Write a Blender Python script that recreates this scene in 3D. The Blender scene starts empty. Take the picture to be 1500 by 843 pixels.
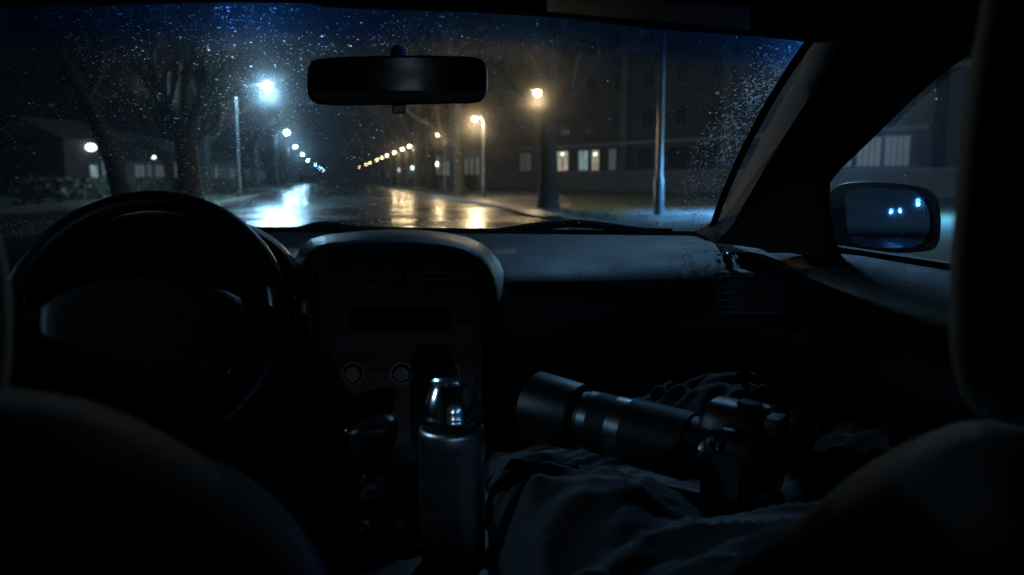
import bpy, bmesh, math, random
from mathutils import Vector, Matrix, noise
R = math.radians
random.seed(11)
sc = bpy.context.scene
col = sc.collection

# ------------------------------------------------------------------ camera, sky, exposure
EYE = 1.2
FPX, W0, H0 = 1200.0, 1500.0, 843.0           # focal length in photograph pixels
PITCH, YAW = math.atan(159.5 / FPX), R(7.76)  # car points along +Y, the lens looks a little to the right and down
C0 = Vector((0, 0, EYE))
fh = Vector((math.sin(YAW), math.cos(YAW), 0))
RT = Vector((math.cos(YAW), -math.sin(YAW), 0))
FW = fh * math.cos(PITCH) - Vector((0, 0, math.sin(PITCH)))
UP = fh * math.sin(PITCH) + Vector((0, 0, math.cos(PITCH)))
cd = bpy.data.cameras.new('view_camera')
cam = bpy.data.objects.new('view_camera', cd)
col.objects.link(cam)
cam.matrix_world = Matrix(((RT.x, UP.x, -FW.x, 0), (RT.y, UP.y, -FW.y, 0), (RT.z, UP.z, -FW.z, EYE), (0, 0, 0, 1)))
cd.sensor_width = 36
cd.lens = 36 * FPX / W0
cd.clip_start, cd.clip_end = 0.02, 3000
cd.dof.use_dof = True
cd.dof.focus_distance = 1.32
cd.dof.aperture_fstop = 4.4
cd.dof.aperture_blades = 0
sc.camera = cam

world = bpy.data.worlds.new("World")
sc.world = world
world.use_nodes = True
wn = world.node_tree
sky = wn.nodes.new('ShaderNodeTexSky')
sky.sky_type = 'NISHITA'
sky.sun_disc = False
sky.sun_elevation = R(-4.0)
sky.sun_rotation = R(160)
hs = wn.nodes.new('ShaderNodeHueSaturation'); hs.inputs['Saturation'].default_value = .25
tn = wn.nodes.new('ShaderNodeVectorMath'); tn.operation = 'MULTIPLY'; tn.inputs[1].default_value = (.35, .72, 1.0)
wn.links.new(sky.outputs[0], hs.inputs['Color']); wn.links.new(hs.outputs[0], tn.inputs[0])
wn.links.new(tn.outputs[0], wn.nodes['Background'].inputs[0])
wn.nodes['Background'].inputs[1].default_value = 0.16

vs = sc.view_settings
vs.view_transform = 'Standard'
vs.look = 'None'
vs.exposure = 0.0
vs.gamma = 1.0
vs.use_curve_mapping = False
cy = sc.cycles
cy.use_denoising = True
cy.max_bounces = 6
cy.diffuse_bounces = 2
cy.glossy_bounces = 4
cy.transmission_bounces = 4
cy.transparent_max_bounces = 16
cy.volume_bounces = 0
cy.caustics_reflective = False
cy.caustics_refractive = False
cy.sample_clamp_indirect = 4.0
cy.use_light_tree = True

LAMP_WHITE = (0.36, 0.70, 1.0)
LAMP_WARM = (1.0, 0.70, 0.36)
LAMP_BLUE = (0.10, 0.44, 1.0)
LAMP_NEAR = (0.26, 0.58, 1.0)

# ------------------------------------------------------------------ geometry helpers
def ray(px, py):
    return FW + RT * ((px - W0 / 2) / FPX) + UP * ((H0 / 2 - py) / FPX)
def at(px, py, Y):
    r = ray(px, py); return C0 + r * (Y / r.y)
def atx(px, py, X):
    r = ray(px, py); return C0 + r * (X / r.x)
def atz(px, py, Z):
    r = ray(px, py); return C0 + r * ((Z - EYE) / r.z)
def ground(px, py, z=0.0):
    return atz(px, py, z)
def hz(px, d, z=0.0):
    r = ray(px, 262); p = C0 + r * d; return Vector((p.x, p.y, z))
def rayplane(px, py, P, n):
    r = ray(px, py); return C0 + r * ((P - C0).dot(n) / r.dot(n))
def project(p):
    q = p - C0; d = q.dot(FW)
    return W0 / 2 + q.dot(RT) / d * FPX, H0 / 2 - q.dot(UP) / d * FPX
RA = R(-4.53)
RF, RR = Vector((math.sin(RA), math.cos(RA), 0)), Vector((math.cos(RA), -math.sin(RA), 0))
def rd(l, s, z=0.0):
    return RR * l + RF * s + Vector((0, 0, z))
def road_of(p):
    return p.x * RR.x + p.y * RR.y, p.x * RF.x + p.y * RF.y
def lerp(a, b, t): return a + (b - a) * t
def poly(pts, x):
    if x <= pts[0][0]: return pts[0][1]
    for (a, b), (c, d) in zip(pts, pts[1:]):
        if x <= c: return lerp(b, d, (x - a) / (c - a))
    return pts[-1][1]
def resample(pts, n):
    """smooth a 2D polyline (Catmull-Rom) and return n points evenly spaced"""
    pts = [Vector((p[0], p[1], 0)) for p in pts]
    fine = []
    for i in range(len(pts) - 1):
        p0, p1, p2, p3 = pts[max(i - 1, 0)], pts[i], pts[i + 1], pts[min(i + 2, len(pts) - 1)]
        for k in range(12):
            t = k / 12
            fine.append(0.5 * ((2 * p1) + (p2 - p0) * t + (2 * p0 - 5 * p1 + 4 * p2 - p3) * t * t + (3 * p1 - p0 - 3 * p2 + p3) * t ** 3))
    fine.append(pts[-1])
    L = [0]
    for a, b in zip(fine, fine[1:]): L.append(L[-1] + (b - a).length)
    out, j = [], 0
    for k in range(n):
        s = L[-1] * k / (n - 1)
        while j < len(L) - 2 and L[j + 1] < s: j += 1
        t = (s - L[j]) / max(L[j + 1] - L[j], 1e-9)
        p = fine[j].lerp(fine[j + 1], min(max(t, 0), 1)); out.append((p.x, p.y))
    return out

class MB:
    def __init__(self): self.v, self.f = [], []
    def add(self, v, f):
        n = len(self.v); self.v += [Vector(p) for p in v]; self.f += [tuple(i + n for i in q) for q in f]; return self
    def loft(self, rows, cu=False, cv=False, cap=False):
        n, m = len(rows), len(rows[0]); f = []
        for i in range(n if cv else n - 1):
            for j in range(m if cu else m - 1):
                a, b = i % n, (i + 1) % n
                f.append((a * m + j, a * m + (j + 1) % m, b * m + (j + 1) % m, b * m + j))
        if cap: f += [tuple(range(m))[::-1], tuple((n - 1) * m + k for k in range(m))]
        return self.add([p for r in rows for p in r], f)
    def box(self, c, s, rot=None):
        c = Vector(c); vv = []
        for i in range(8):
            p = Vector(((i & 1) - .5, ((i >> 1) & 1) - .5, ((i >> 2) & 1) - .5)); p = Vector((p.x * s[0], p.y * s[1], p.z * s[2]))
            vv.append(c + (rot @ p if rot else p))
        return self.hexa(vv)
    def hexa(self, v):
        return self.add(v, [(0, 2, 3, 1), (4, 5, 7, 6), (0, 1, 5, 4), (2, 6, 7, 3), (0, 4, 6, 2), (1, 3, 7, 5)])
    def frame_box(self, O, U, V, N, u0, u1, v0, v1, n0, n1):
        """box in a local frame"""
        return self.hexa([O + U * (u1 if i & 1 else u0) + V * (v1 if i & 4 else v0) + N * (n1 if i & 2 else n0) for i in range(8)])
    def tube(self, pts, rad, k=10, cap=True, closed=False):
        pts = [Vector(p) for p in pts]; rows = []; prev = None
        for i, p in enumerate(pts):
            if closed: t = pts[(i + 1) % len(pts)] - pts[i - 1]
            else: t = pts[min(i + 1, len(pts) - 1)] - pts[max(i - 1, 0)]
            t.normalize()
            if prev is None:
                a = t.orthogonal().normalized()
            else:
                a = (prev - t * prev.dot(t)); a = a.normalized() if a.length > 1e-6 else t.orthogonal().normalized()
            prev = a; b = t.cross(a); r = rad[i] if isinstance(rad, (list, tuple)) else rad
            rows.append([p + (a * math.cos(2 * math.pi * q / k) + b * math.sin(2 * math.pi * q / k)) * r for q in range(k)])
        return self.loft(rows, cu=True, cv=closed, cap=cap and not closed)
    def lathe(self, O, A, prof, k=32, cap=True):
        """profile = list of (distance along A, radius)"""
        A = A.normalized(); a = A.orthogonal().normalized(); b = A.cross(a)
        rows = [[O + A * t + (a * math.cos(2 * math.pi * q / k) + b * math.sin(2 * math.pi * q / k)) * r for q in range(k)] for t, r in prof]
        return self.loft(rows, cu=True, cap=cap)
    def puff(self, outline, N, thick, rnd=0.5, steps=6, shrink=0.25):
        """pillow-like solid from a planar outline: rings drawn in towards the centroid while moving along N"""
        outline = [Vector(p) for p in outline]; c = sum(outline, Vector()) / len(outline); rows = []
        for i in range(2 * steps + 1):
            a = -math.pi / 2 + math.pi * i / (2 * steps)
            s = 1 - shrink * (1 - math.cos(a) ** rnd if abs(math.cos(a)) > 1e-6 else 1)
            rows.append([c + (p - c) * s + N * (math.sin(a) * thick / 2) for p in outline])
        return self.loft(rows, cu=True, cap=True)
    def ring(self, outer, inner, N, d):
        """a flat frame between two outlines, d thick along N"""
        o = [Vector(p) for p in outer]; i_ = [Vector(p) for p in inner]; D = N * d
        return self.loft([o, [p + D for p in o], [p + D for p in i_], i_], cu=True, cv=True)
    def prism(self, outline, N, d):
        o = [Vector(p) for p in outline]
        return self.loft([o, [p + N * d for p in o]], cu=True, cap=True)

def rrect(x0, y0, x1, y1, r, k=5):
    r = min(r, (x1 - x0) / 2, (y1 - y0) / 2); out = []
    for cx, cy, a0 in ((x1 - r, y1 - r, 0), (x0 + r, y1 - r, 90), (x0 + r, y0 + r, 180), (x1 - r, y0 + r, 270)):
        for i in range(k + 1):
            a = R(a0 + 90 * i / k); out.append((cx + r * math.cos(a), cy + r * math.sin(a)))
    return out

def wloc(o):
    v = Vector()
    while o: v += o.location; o = o.parent
    return v
def obj(name, mb, m, parent=None, smooth=40, bevel=0, sub=0, local=False, **props):
    me = bpy.data.meshes.new(name)
    off = wloc(parent) if parent and not local else Vector()
    me.from_pydata([tuple(p - off) for p in mb.v], [], mb.f)
    bm = bmesh.new(); bm.from_mesh(me)
    bmesh.ops.recalc_face_normals(bm, faces=bm.faces)
    bm.to_mesh(me); bm.free()
    if m: me.materials.append(m)
    if smooth is not None:
        me.shade_smooth()
        if smooth < 180: me.set_sharp_from_angle(angle=R(smooth))
    o = bpy.data.objects.new(name, me); col.objects.link(o)
    if parent: o.parent = parent
    if bevel:
        b = o.modifiers.new('edge', 'BEVEL'); b.width = bevel; b.segments = 3; b.limit_method = 'ANGLE'; b.angle_limit = R(35); b.harden_normals = False
    if sub:
        s = o.modifiers.new('smooth', 'SUBSURF'); s.levels = s.render_levels = sub
    for k, v in props.items(): o[k] = v
    return o
def thing(name, loc=(0, 0, 0), rz=0, **props):
    o = bpy.data.objects.new(name, None); o.empty_display_size = .2
    col.objects.link(o); o.location = loc; o.rotation_euler = (0, 0, rz)
    for k, v in props.items(): o[k] = v
    return o
def copy_tree(o, parent=None):
    c = o.copy(); col.objects.link(c)
    if parent: c.parent = parent
    for ch in [x for x in bpy.data.objects if x.parent == o]: copy_tree(ch, c)
    return c

# ------------------------------------------------------------------ materials
def setin(n, k, v):
    if k in n.inputs: n.inputs[k].default_value = v
def mat(name, base, rough=.5, metal=0, spec=.5, var=0, vscale=8, bump=0, bscale=300, rvar=0, sheen=0, aniso=0, coat=0, dark=None):
    m = bpy.data.materials.new(name); m.use_nodes = True
    nt = m.node_tree; b = nt.nodes['Principled BSDF']; L = nt.links.new
    b.inputs['Base Color'].default_value = (*base, 1); b.inputs['Roughness'].default_value = rough
    b.inputs['Metallic'].default_value = metal; setin(b, 'Specular IOR Level', spec)
    setin(b, 'Sheen Weight', sheen); setin(b, 'Anisotropic', aniso); setin(b, 'Coat Weight', coat); setin(b, 'Sheen Roughness', .4)
    tc = nt.nodes.new('ShaderNodeTexCoord')
    if var or rvar:
        n = nt.nodes.new('ShaderNodeTexNoise'); n.inputs['Scale'].default_value = vscale; n.inputs['Detail'].default_value = 6
        n.inputs['Roughness'].default_value = .65
        L(tc.outputs['Object'], n.inputs['Vector'])
        if var:
            r = nt.nodes.new('ShaderNodeValToRGB')
            d = dark or tuple(c * (1 - var) for c in base); u = tuple(min(1, c * (1 + var)) for c in base)
            r.color_ramp.elements[0].position = .32; r.color_ramp.elements[1].position = .68
            r.color_ramp.elements[0].color = (*d, 1); r.color_ramp.elements[1].color = (*u, 1)
            L(n.outputs['Fac'], r.inputs[0]); L(r.outputs[0], b.inputs['Base Color'])
        if rvar:
            mr = nt.nodes.new('ShaderNodeMapRange'); mr.inputs[1].default_value = .3; mr.inputs[2].default_value = .7
            mr.inputs[3].default_value = max(.02, rough - rvar); mr.inputs[4].default_value = min(1, rough + rvar)
            L(n.outputs['Fac'], mr.inputs[0]); L(mr.outputs[0], b.inputs['Roughness'])
    if bump:
        n2 = nt.nodes.new('ShaderNodeTexNoise'); n2.inputs['Scale'].default_value = bscale; n2.inputs['Detail'].default_value = 3
        bp = nt.nodes.new('ShaderNodeBump'); bp.inputs['Strength'].default_value = bump; bp.inputs['Distance'].default_value = .6 / bscale
        L(tc.outputs['Object'], n2.inputs['Vector']); L(n2.outputs['Fac'], bp.inputs['Height']); L(bp.outputs[0], b.inputs['Normal'])
    return m
def emit(name, c, s):
    m = bpy.data.materials.new(name); m.use_nodes = True; nt = m.node_tree
    b = nt.nodes['Principled BSDF']; b.inputs['Base Color'].default_value = (.5, .5, .5, 1)
    b.inputs['Emission Color'].default_value = (*c, 1); b.inputs['Emission Strength'].default_value = s
    return m

M = {}
M['vinyl'] = mat('dash_vinyl', (.014, .015, .017), .46, spec=.32, bump=.6, bscale=380, rvar=.10, var=.35, vscale=7)
M['vinyl_dark'] = mat('dark_vinyl', (.010, .010, .011), .5, spec=.3, bump=.3, bscale=420)
M['plastic'] = mat('black_plastic', (.008, .008, .0085), .32, rvar=.08, vscale=25)
M['gloss'] = mat('gloss_plastic', (.008, .008, .009), .12)
M['leather'] = mat('wheel_leather', (.014, .014, .015), .34, bump=.25, bscale=500, rvar=.07, vscale=30)
M['gaiter'] = mat('gaiter_leather', (.022, .023, .026), .28, bump=.4, bscale=160, rvar=.1, vscale=40)
M['hole'] = mat('dark_recess', (.006, .006, .006), .8)
M['pillar'] = mat('pillar_trim', (.011, .011, .0115), .75, spec=.15, bump=.3, bscale=500)
M['lining'] = mat('headliner_felt', (.030, .030, .032), .95, bump=.4, bscale=700)
M['seat'] = mat('seat_cloth', (.010, .0095, .009), .9, bump=.5, bscale=600, sheen=.05)
M['cloth'] = mat('jacket_cloth', (.027, .030, .037), .78, bump=.5, bscale=700, sheen=.35, var=.25, vscale=30)
M['steel'] = mat('brushed_steel', (.80, .80, .82), .30, metal=1, rvar=.05, vscale=60, aniso=.6)
M['steel_polish'] = mat('polished_steel', (.8, .8, .8), .13, metal=1, rvar=.04, vscale=60)
M['trim'] = mat('catchlight_trim', (.035, .036, .038), .3, rvar=.08, vscale=30)  # lighter plastic: the light caught by frame edges is put into its colour
M['rubber'] = mat('rubber', (.010, .010, .010), .55, bump=.2, bscale=300)
M['cam'] = mat('camera_body', (.010, .010, .011), .38, bump=.4, bscale=900)
M['cam_grip'] = mat('camera_grip', (.012, .012, .012), .6, bump=.8, bscale=1100)
M['silver'] = mat('lens_band', (.42, .43, .45), .24, metal=1)
M['red'] = mat('hazard_red', (.30, .015, .015), .4)
M['mark'] = mat('button_marking', (.10, .10, .11), .5)
M['chrome'] = mat('dull_chrome', (.05, .05, .052), .25, metal=1)
M['paint'] = mat('car_paint', (.012, .014, .018), .18, coat=.6)
M['mirror'] = mat('mirror_silver', (.35, .52, .80), .03, metal=1)

# ------------------------------------------------------------------ the ground
def sheet(name, pts, z, m, **p):
    mb = MB(); mb.add([(q.x, q.y, z) for q in pts], [tuple(range(len(pts)))]); return obj(name, mb, m, smooth=None, **p)
def wet_asphalt():
    m = bpy.data.materials.new('wet_asphalt'); m.use_nodes = True; nt = m.node_tree; b = nt.nodes['Principled BSDF']; L = nt.links.new
    tc = nt.nodes.new('ShaderNodeTexCoord')
    big = nt.nodes.new('ShaderNodeTexNoise'); big.inputs['Scale'].default_value = .35; big.inputs['Detail'].default_value = 5; big.inputs['Roughness'].default_value = .6
    fine = nt.nodes.new('ShaderNodeTexNoise'); fine.inputs['Scale'].default_value = 55; fine.inputs['Detail'].default_value = 3
    mid = nt.nodes.new('ShaderNodeTexNoise'); mid.inputs['Scale'].default_value = 2.2; mid.inputs['Detail'].default_value = 5
    for n in (big, fine, mid): L(tc.outputs['Object'], n.inputs['Vector'])
    mr = nt.nodes.new('ShaderNodeMapRange'); mr.inputs[1].default_value = .40; mr.inputs[2].default_value = .62
    mr.inputs[3].default_value = .13; mr.inputs[4].default_value = .40
    L(big.outputs['Fac'], mr.inputs[0]); L(mr.outputs[0], b.inputs['Roughness'])
    cr = nt.nodes.new('ShaderNodeValToRGB'); cr.color_ramp.elements[0].color = (.018, .019, .021, 1); cr.color_ramp.elements[1].color = (.05, .05, .052, 1)
    L(mid.outputs['Fac'], cr.inputs[0]); L(cr.outputs[0], b.inputs['Base Color'])
    ad = nt.nodes.new('ShaderNodeMath'); ad.operation = 'MULTIPLY_ADD'; ad.inputs[1].default_value = .12
    L(fine.outputs['Fac'], ad.inputs[0]); L(mid.outputs['Fac'], ad.inputs[2])
    bp = nt.nodes.new('ShaderNodeBump'); bp.inputs['Strength'].default_value = .35; bp.inputs['Distance'].default_value = .02
    L(ad.outputs[0], bp.inputs['Height']); L(bp.outputs[0], b.inputs['Normal'])
    setin(b, 'Specular IOR Level', .6)
    return m
M['asphalt'] = wet_asphalt()
M['grass'] = mat('grass_ground', (.045, .055, .022), .8, var=.5, vscale=1.5, bump=1, bscale=25)
M['paving'] = mat('wet_paving', (.16, .15, .14), .34, var=.35, vscale=1.4, rvar=.16, bump=.4, bscale=30)
M['kerb'] = mat('kerb_stone', (.22, .22, .22), .4, var=.3, vscale=2, rvar=.1)
S0, S1 = -140, 700
L0, L1 = -5.0, 6.7
sheet('ground', [Vector((-900, -500, 0)), Vector((900, -500, 0)), Vector((900, 1400, 0)), Vector((-900, 1400, 0))], -.03, M['grass'], kind='structure')
sheet('road', [rd(L0, S0), rd(L1, S0), rd(L1, S1), rd(L0, S1)], -.012, M['asphalt'], kind='structure')
for nm, a, b in (('kerb', L0 - .16, L0), ('kerb', L1, L1 + .16)):
    mb = MB(); n = 240
    prof = [(a, -.03), (a, .10), (a + .02, .115), (b - .02, .115), (b, .10), (b, -.03)]
    mb.loft([[rd(l, lerp(S0, S1, i / n), z) for l, z in prof] for i in range(n + 1)], cap=True)
    obj(nm, mb, M['kerb'], smooth=30, kind='structure')
# verge level with the kerb tops, pavement strips, driveway
def strip(name, l0, l1, z, m):
    mb = MB(); n = 120
    mb.loft([[rd(l, lerp(S0, S1, (i / n) ** 1.0), z) for l in (l0, lerp(l0, l1, .33), lerp(l0, l1, .66), l1)] for i in range(n + 1)])
    return obj(name, mb, m, smooth=30, kind='structure')
strip('verge', L1 + .16, 11.2, .09, M['grass'])
strip('verge', -9.5, L0 - .16, .09, M['grass'])
strip('pavement', -12.5, -9.5, .095, M['paving'])
strip('lawn', 11.2, 60, .085, M['grass'])
dz = .1
sheet('driveway', [ground(*p, dz) for p in ((684, 290), (690, 283), (700, 279), (815, 281), (840, 296), (818, 318), (776, 314), (735, 303))], dz, M['paving'], kind='structure')
sheet('footpath', [ground(*p, dz) for p in ((905, 316), (935, 305), (1010, 302), (1150, 298), (1330, 300), (1330, 350), (1150, 350), (900, 345))], dz + .004, M['paving'], kind='structure')

# grass blades on the verges
def blades(name, spots, m):
    mb = MB(); v, f = [], []
    for (p, h) in spots:
        a = random.uniform(0, math.pi); w = .008 + .004 * random.random()
        dx, dy = math.cos(a) * w, math.sin(a) * w; lx, ly = random.gauss(0, .3) * h, random.gauss(0, .3) * h
        n = len(v); v += [(p.x - dx, p.y - dy, p.z), (p.x + dx, p.y + dy, p.z), (p.x + lx, p.y + ly, p.z + h)]; f.append((n, n + 1, n + 2))
    mb.add(v, f); return obj(name, mb, m, smooth=None, kind='stuff')
M['blade'] = mat('grass_blade', (.06, .075, .028), .55, var=.4, vscale=3)
sp = []
for _ in range(16000):
    s = 17 + 60 * random.random() ** 1.6; l = random.choice((random.uniform(6.9, 11), random.uniform(7, 26), random.uniform(-9.4, -5.3)))
    p = rd(l, s, .085)
    q = project(p)
    if 684 < q[0] < 842 and q[1] > 279 and l > 0: continue
    if q[0] > 900 and q[1] > 303: continue
    sp.append((p, random.uniform(.05, .16)))
blades('grass', sp, M['blade'])

# ------------------------------------------------------------------ street lamps
M['pole'] = mat('galvanised_pole', (.13, .135, .14), .42, metal=.3, var=.25, vscale=5)
M['bulb_white'] = emit('white_lamp_glow', LAMP_WHITE, 120)
M['bulb_warm'] = emit('warm_lamp_glow', LAMP_WARM, 30)
M['bulb_bright'] = emit('bright_lamp_glow', LAMP_WHITE, 1800)
M['bulb_blue'] = emit('blue_lamp_glow', LAMP_BLUE, 9)
def lamp(kind, H, arm, power, colr, label, group, rpole=.075, bulb=.2, spot=None):
    t = thing('street_lamp', label=label, category='street lamp', group=group)
    p = MB().lathe(Vector(), Vector((0, 0, 1)), [(0, .14), (.03, .14), (.04, rpole * 1.4), (1.1, rpole * 1.4), (1.16, rpole), (H - .35, rpole * .62)], 14)
    obj('pole', p, M['pole'], t, local=True)
    pts = [Vector((0, 0, H - .36))]
    for i in range(1, 9):
        a = i / 8 * math.pi / 2; pts.append(Vector((-arm * .8 * (1 - math.cos(a)), 0, H - .36 + .42 * math.sin(a))))
    pts.append(Vector((-arm, 0, H + .07)))
    obj('arm', MB().tube(pts, .04, 10), M['pole'], t, local=True)
    head = MB()
    rows = []
    for i in range(9):
        u = i / 8; w = .16 * math.sin(math.pi * (.12 + .83 * u)) ** .6; x = -arm + .12 - u * .62
        rows.append([Vector((x, w * math.cos(a), H + .06 + (.10 if math.sin(a) > 0 else .03) * math.sin(a))) for a in [2 * math.pi * k / 14 for k in range(14)]])
    head.loft(rows, cu=True, cap=True)
    obj('lamp_head', head, M['pole'], t, local=True)
    b = MB(); n = 10
    b.loft([[Vector((-arm - .22 + bulb * math.sin(th) * math.cos(ph), bulb * math.sin(th) * math.sin(ph), H - .02 + bulb * .9 * math.cos(th))) for ph in [2 * math.pi * k / 16 for k in range(16)]] for th in [math.pi * (.02 + .96 * i / n) for i in range(n + 1)]], cu=True, cap=True)
    obj('lamp_bulb', b, M['bulb_' + kind], t, local=True)
    if power:
        ld = bpy.data.lights.new('lamp_light', 'SPOT' if spot else 'POINT'); ld.energy = power; ld.color = colr; ld.shadow_soft_size = .12
        if spot: ld.spot_size = R(spot); ld.spot_blend = 1
        lo = bpy.data.objects.new('lamp_light', ld); col.objects.link(lo); lo.parent = t; lo.location = (-arm - .22, 0, H - .02 - bulb * 1.0 - .14)
    return t

P_WHITE, P_WARM = 2800, 330
# left row: cool white lamps on tall poles with arms over the road
ll = [(365, 51), (414, 101), (0, 145), (0, 190), (0, 253), (0, 330), (0, 430), (0, 560)]
for i, (px, s) in enumerate(ll):
    lab = ('tall street lamp with the brightest blue-white glare, beside the big bare tree', 'smaller blue-white street lamp next beyond the brightest one on its side')[i] if i < 2 else 'tiny far-off white street lamp in the chain left of the road end'
    t = lamp('white', 6.5, 1.6 if i == 0 else 1.05, P_WHITE * (1 if i == 0 else .6) if i < 4 else 0, LAMP_WHITE, lab, 'cool white lamps along the left kerb', bulb=(.24, .26, .2, .2, .2, .17, .17, .17)[i])
    
    if i == 0: [c for c in t.children if c.name.startswith('lamp_bulb')][0].data.materials[0] = M['bulb_bright']
    t.location = rd((-5.35, -6.3, -7.2, -7.5, -8.1, -7.4, -6.9, -6.5)[i], s, .08); t.rotation_euler.z = math.pi - RA
# right row: shorter warm lamps
rl = [33, 48, 65, 90, 99, 112, 127, 140, 156, 185, 207, 255]
wl = ['warm street lamp with curved neck standing close to the thick dark trunk', 'warm street lamp on a straight pole over the lit driveway', 'warm street lamp between the driveway lamp and the far row of dots']
for i, s in enumerate(rl):
    lab = wl[i] if i < 3 else 'pin-sized warm street lamp in the far row right of the road end'
    t = lamp('warm', 4.6, .28, P_WARM * (2.6 if i == 0 else 4.0 if i == 1 else 1) if i < 6 else 0, LAMP_WARM, lab, 'warm lamps along the right verge', rpole=.07, bulb=.16 if i < 3 else .13)
    t.location = rd(8.75, s, .09); t.rotation_euler.z = -RA
# tall pole on the right, its head above the edge of the roof
pb = hz(966, 25)
t = lamp('blue', 9.2, 1.2, 0, LAMP_BLUE, 'thick plain lamp post rising past the roof edge in the right half of the windscreen', 'tall lamps by the car', rpole=.11, bulb=.05)
t.location = (pb.x, pb.y, .08); t.rotation_euler.z = R(-60)
# a lower lamp behind the line of the right-hand pillar; it lights the wet footpath and the drops on that side of the glass
hp = C0 + ray(1204, 112) * 24
t = lamp('bright', hp.z, .3, 26000, LAMP_BLUE, 'bluish lamp hidden behind the right windscreen pillar, above the shining footpath', 'tall lamps by the car', rpole=.06, bulb=.16, spot=150)
t.location = (hp.x, hp.y, .08); t.rotation_euler.z = math.pi
# lamp added to light dash and jacket: long arm ahead, hidden by the roof
t = lamp('blue', 8.8, 4.4, 700, LAMP_NEAR, 'added lamp lighting the dash and jacket, hidden above the roof and behind the headrest', 'tall lamps by the car', rpole=.09, bulb=.12, spot=60)
t.location = (8.6, 11.0, 0)
[c for c in t.children if c.type == 'LIGHT'][0].rotation_euler = Vector((-3.7, -10, -7.4)).to_track_quat('-Z', 'Y').to_euler()
t = lamp('white', 5.3, .8, 650, LAMP_WHITE, 'added lamp left of the car lighting the cabin through the driver window, out of view', 'tall lamps by the car', bulb=.16, spot=24)
t.location = (-13.2, .9, 0); t.rotation_euler.z = math.pi  # unseen lamp added on the left to light flask, jacket and door
lo = [c for c in t.children if c.type == 'LIGHT'][0]
lo.rotation_euler = Vector((-12.2, 0, -4.2)).to_track_quat('-Z', 'Y').to_euler()
# LAMPS_BEHIND
# ------------------------------------------------------------------ trees
M['bark'] = mat('bark', (.036, .031, .027), .85, var=.45, vscale=6, bump=1, bscale=18)
M['twig'] = mat('twig_bark', (.034, .029, .025), .8)
M['leaf'] = mat('dry_leaf', (.11, .065, .025), .6, var=.5, vscale=2)
def make_tree(seed, trunk_path, radii, limbs, depth, twig_len, leaves=0, nsplit=(2, 3), upward=.25, spread=.5):
    rnd = random.Random(seed); trunk, twig, leafb = MB(), MB(), MB()
    lv, lf = [], []
    trunk.tube(trunk_path, radii, 12)
    def grow(p, d, length, r, lev):
        n = 5 if lev <= 1 else 3
        pts, rad, dd = [p], [r], d.copy()
        for i in range(n):
            dd = (dd + Vector((rnd.gauss(0, .14), rnd.gauss(0, .14), rnd.gauss(upward * .25, .1)))).normalized()
            p = p + dd * (length / n); pts.append(p); rad.append(r * (1 - .45 * (i + 1) / n))
        (trunk if lev <= 1 else twig).tube(pts, rad, 8 if lev <= 1 else (5 if lev == 2 else 3), cap=False)
        if lev >= depth:
            for _ in range(leaves):
                q = pts[rnd.randint(1, n)] + Vector((rnd.gauss(0, .18), rnd.gauss(0, .18), rnd.gauss(0, .18))); s = rnd.uniform(.05, .11)
                a = Vector((rnd.gauss(0, 1), rnd.gauss(0, 1), rnd.gauss(0, 1))).normalized(); b = a.orthogonal().normalized()
                k = len(lv); lv.extend([q - a * s, q + b * s * .55, q + a * s, q - b * s * .55]); lf.append((k, k + 1, k + 2, k + 3))
            return
        for _ in range(rnd.randint(*nsplit) + (1 if lev >= depth - 2 else 0)):
            i = rnd.randint(max(1, n - 3), n)
            a = rnd.uniform(0, 2 * math.pi); o = dd.orthogonal().normalized(); o = Matrix.Rotation(a, 3, dd) @ o
            nd = (dd + o * rnd.uniform(spread * .6, spread * 1.4) + Vector((0, 0, upward * .4))).normalized()
            grow(pts[i], nd, length * rnd.uniform(.58, .82), rad[i] * rnd.uniform(.55, .75), lev + 1)
    for (t, d, ln, r) in limbs:
        k = t * (len(trunk_path) - 1); i = min(int(k), len(trunk_path) - 2)
        grow(Vector(trunk_path[i]).lerp(Vector(trunk_path[i + 1]), k - i), Vector(d).normalized(), ln, r, 1)
    if lf: twig.add(lv, lf)
    return trunk, twig
def put_tree(name, tw, loc, rz, sc_, label, group=None, twig_m=None):
    t = thing(name, loc, rz, label=label, category='tree'); t.scale = (sc_, sc_, sc_)
    if group: t['group'] = group
    obj('trunk', tw[0], M['bark'], t, local=True, smooth=60)
    obj('crown', tw[1], twig_m or M['twig'], t, local=True, smooth=None)
    return t
V = Vector
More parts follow.
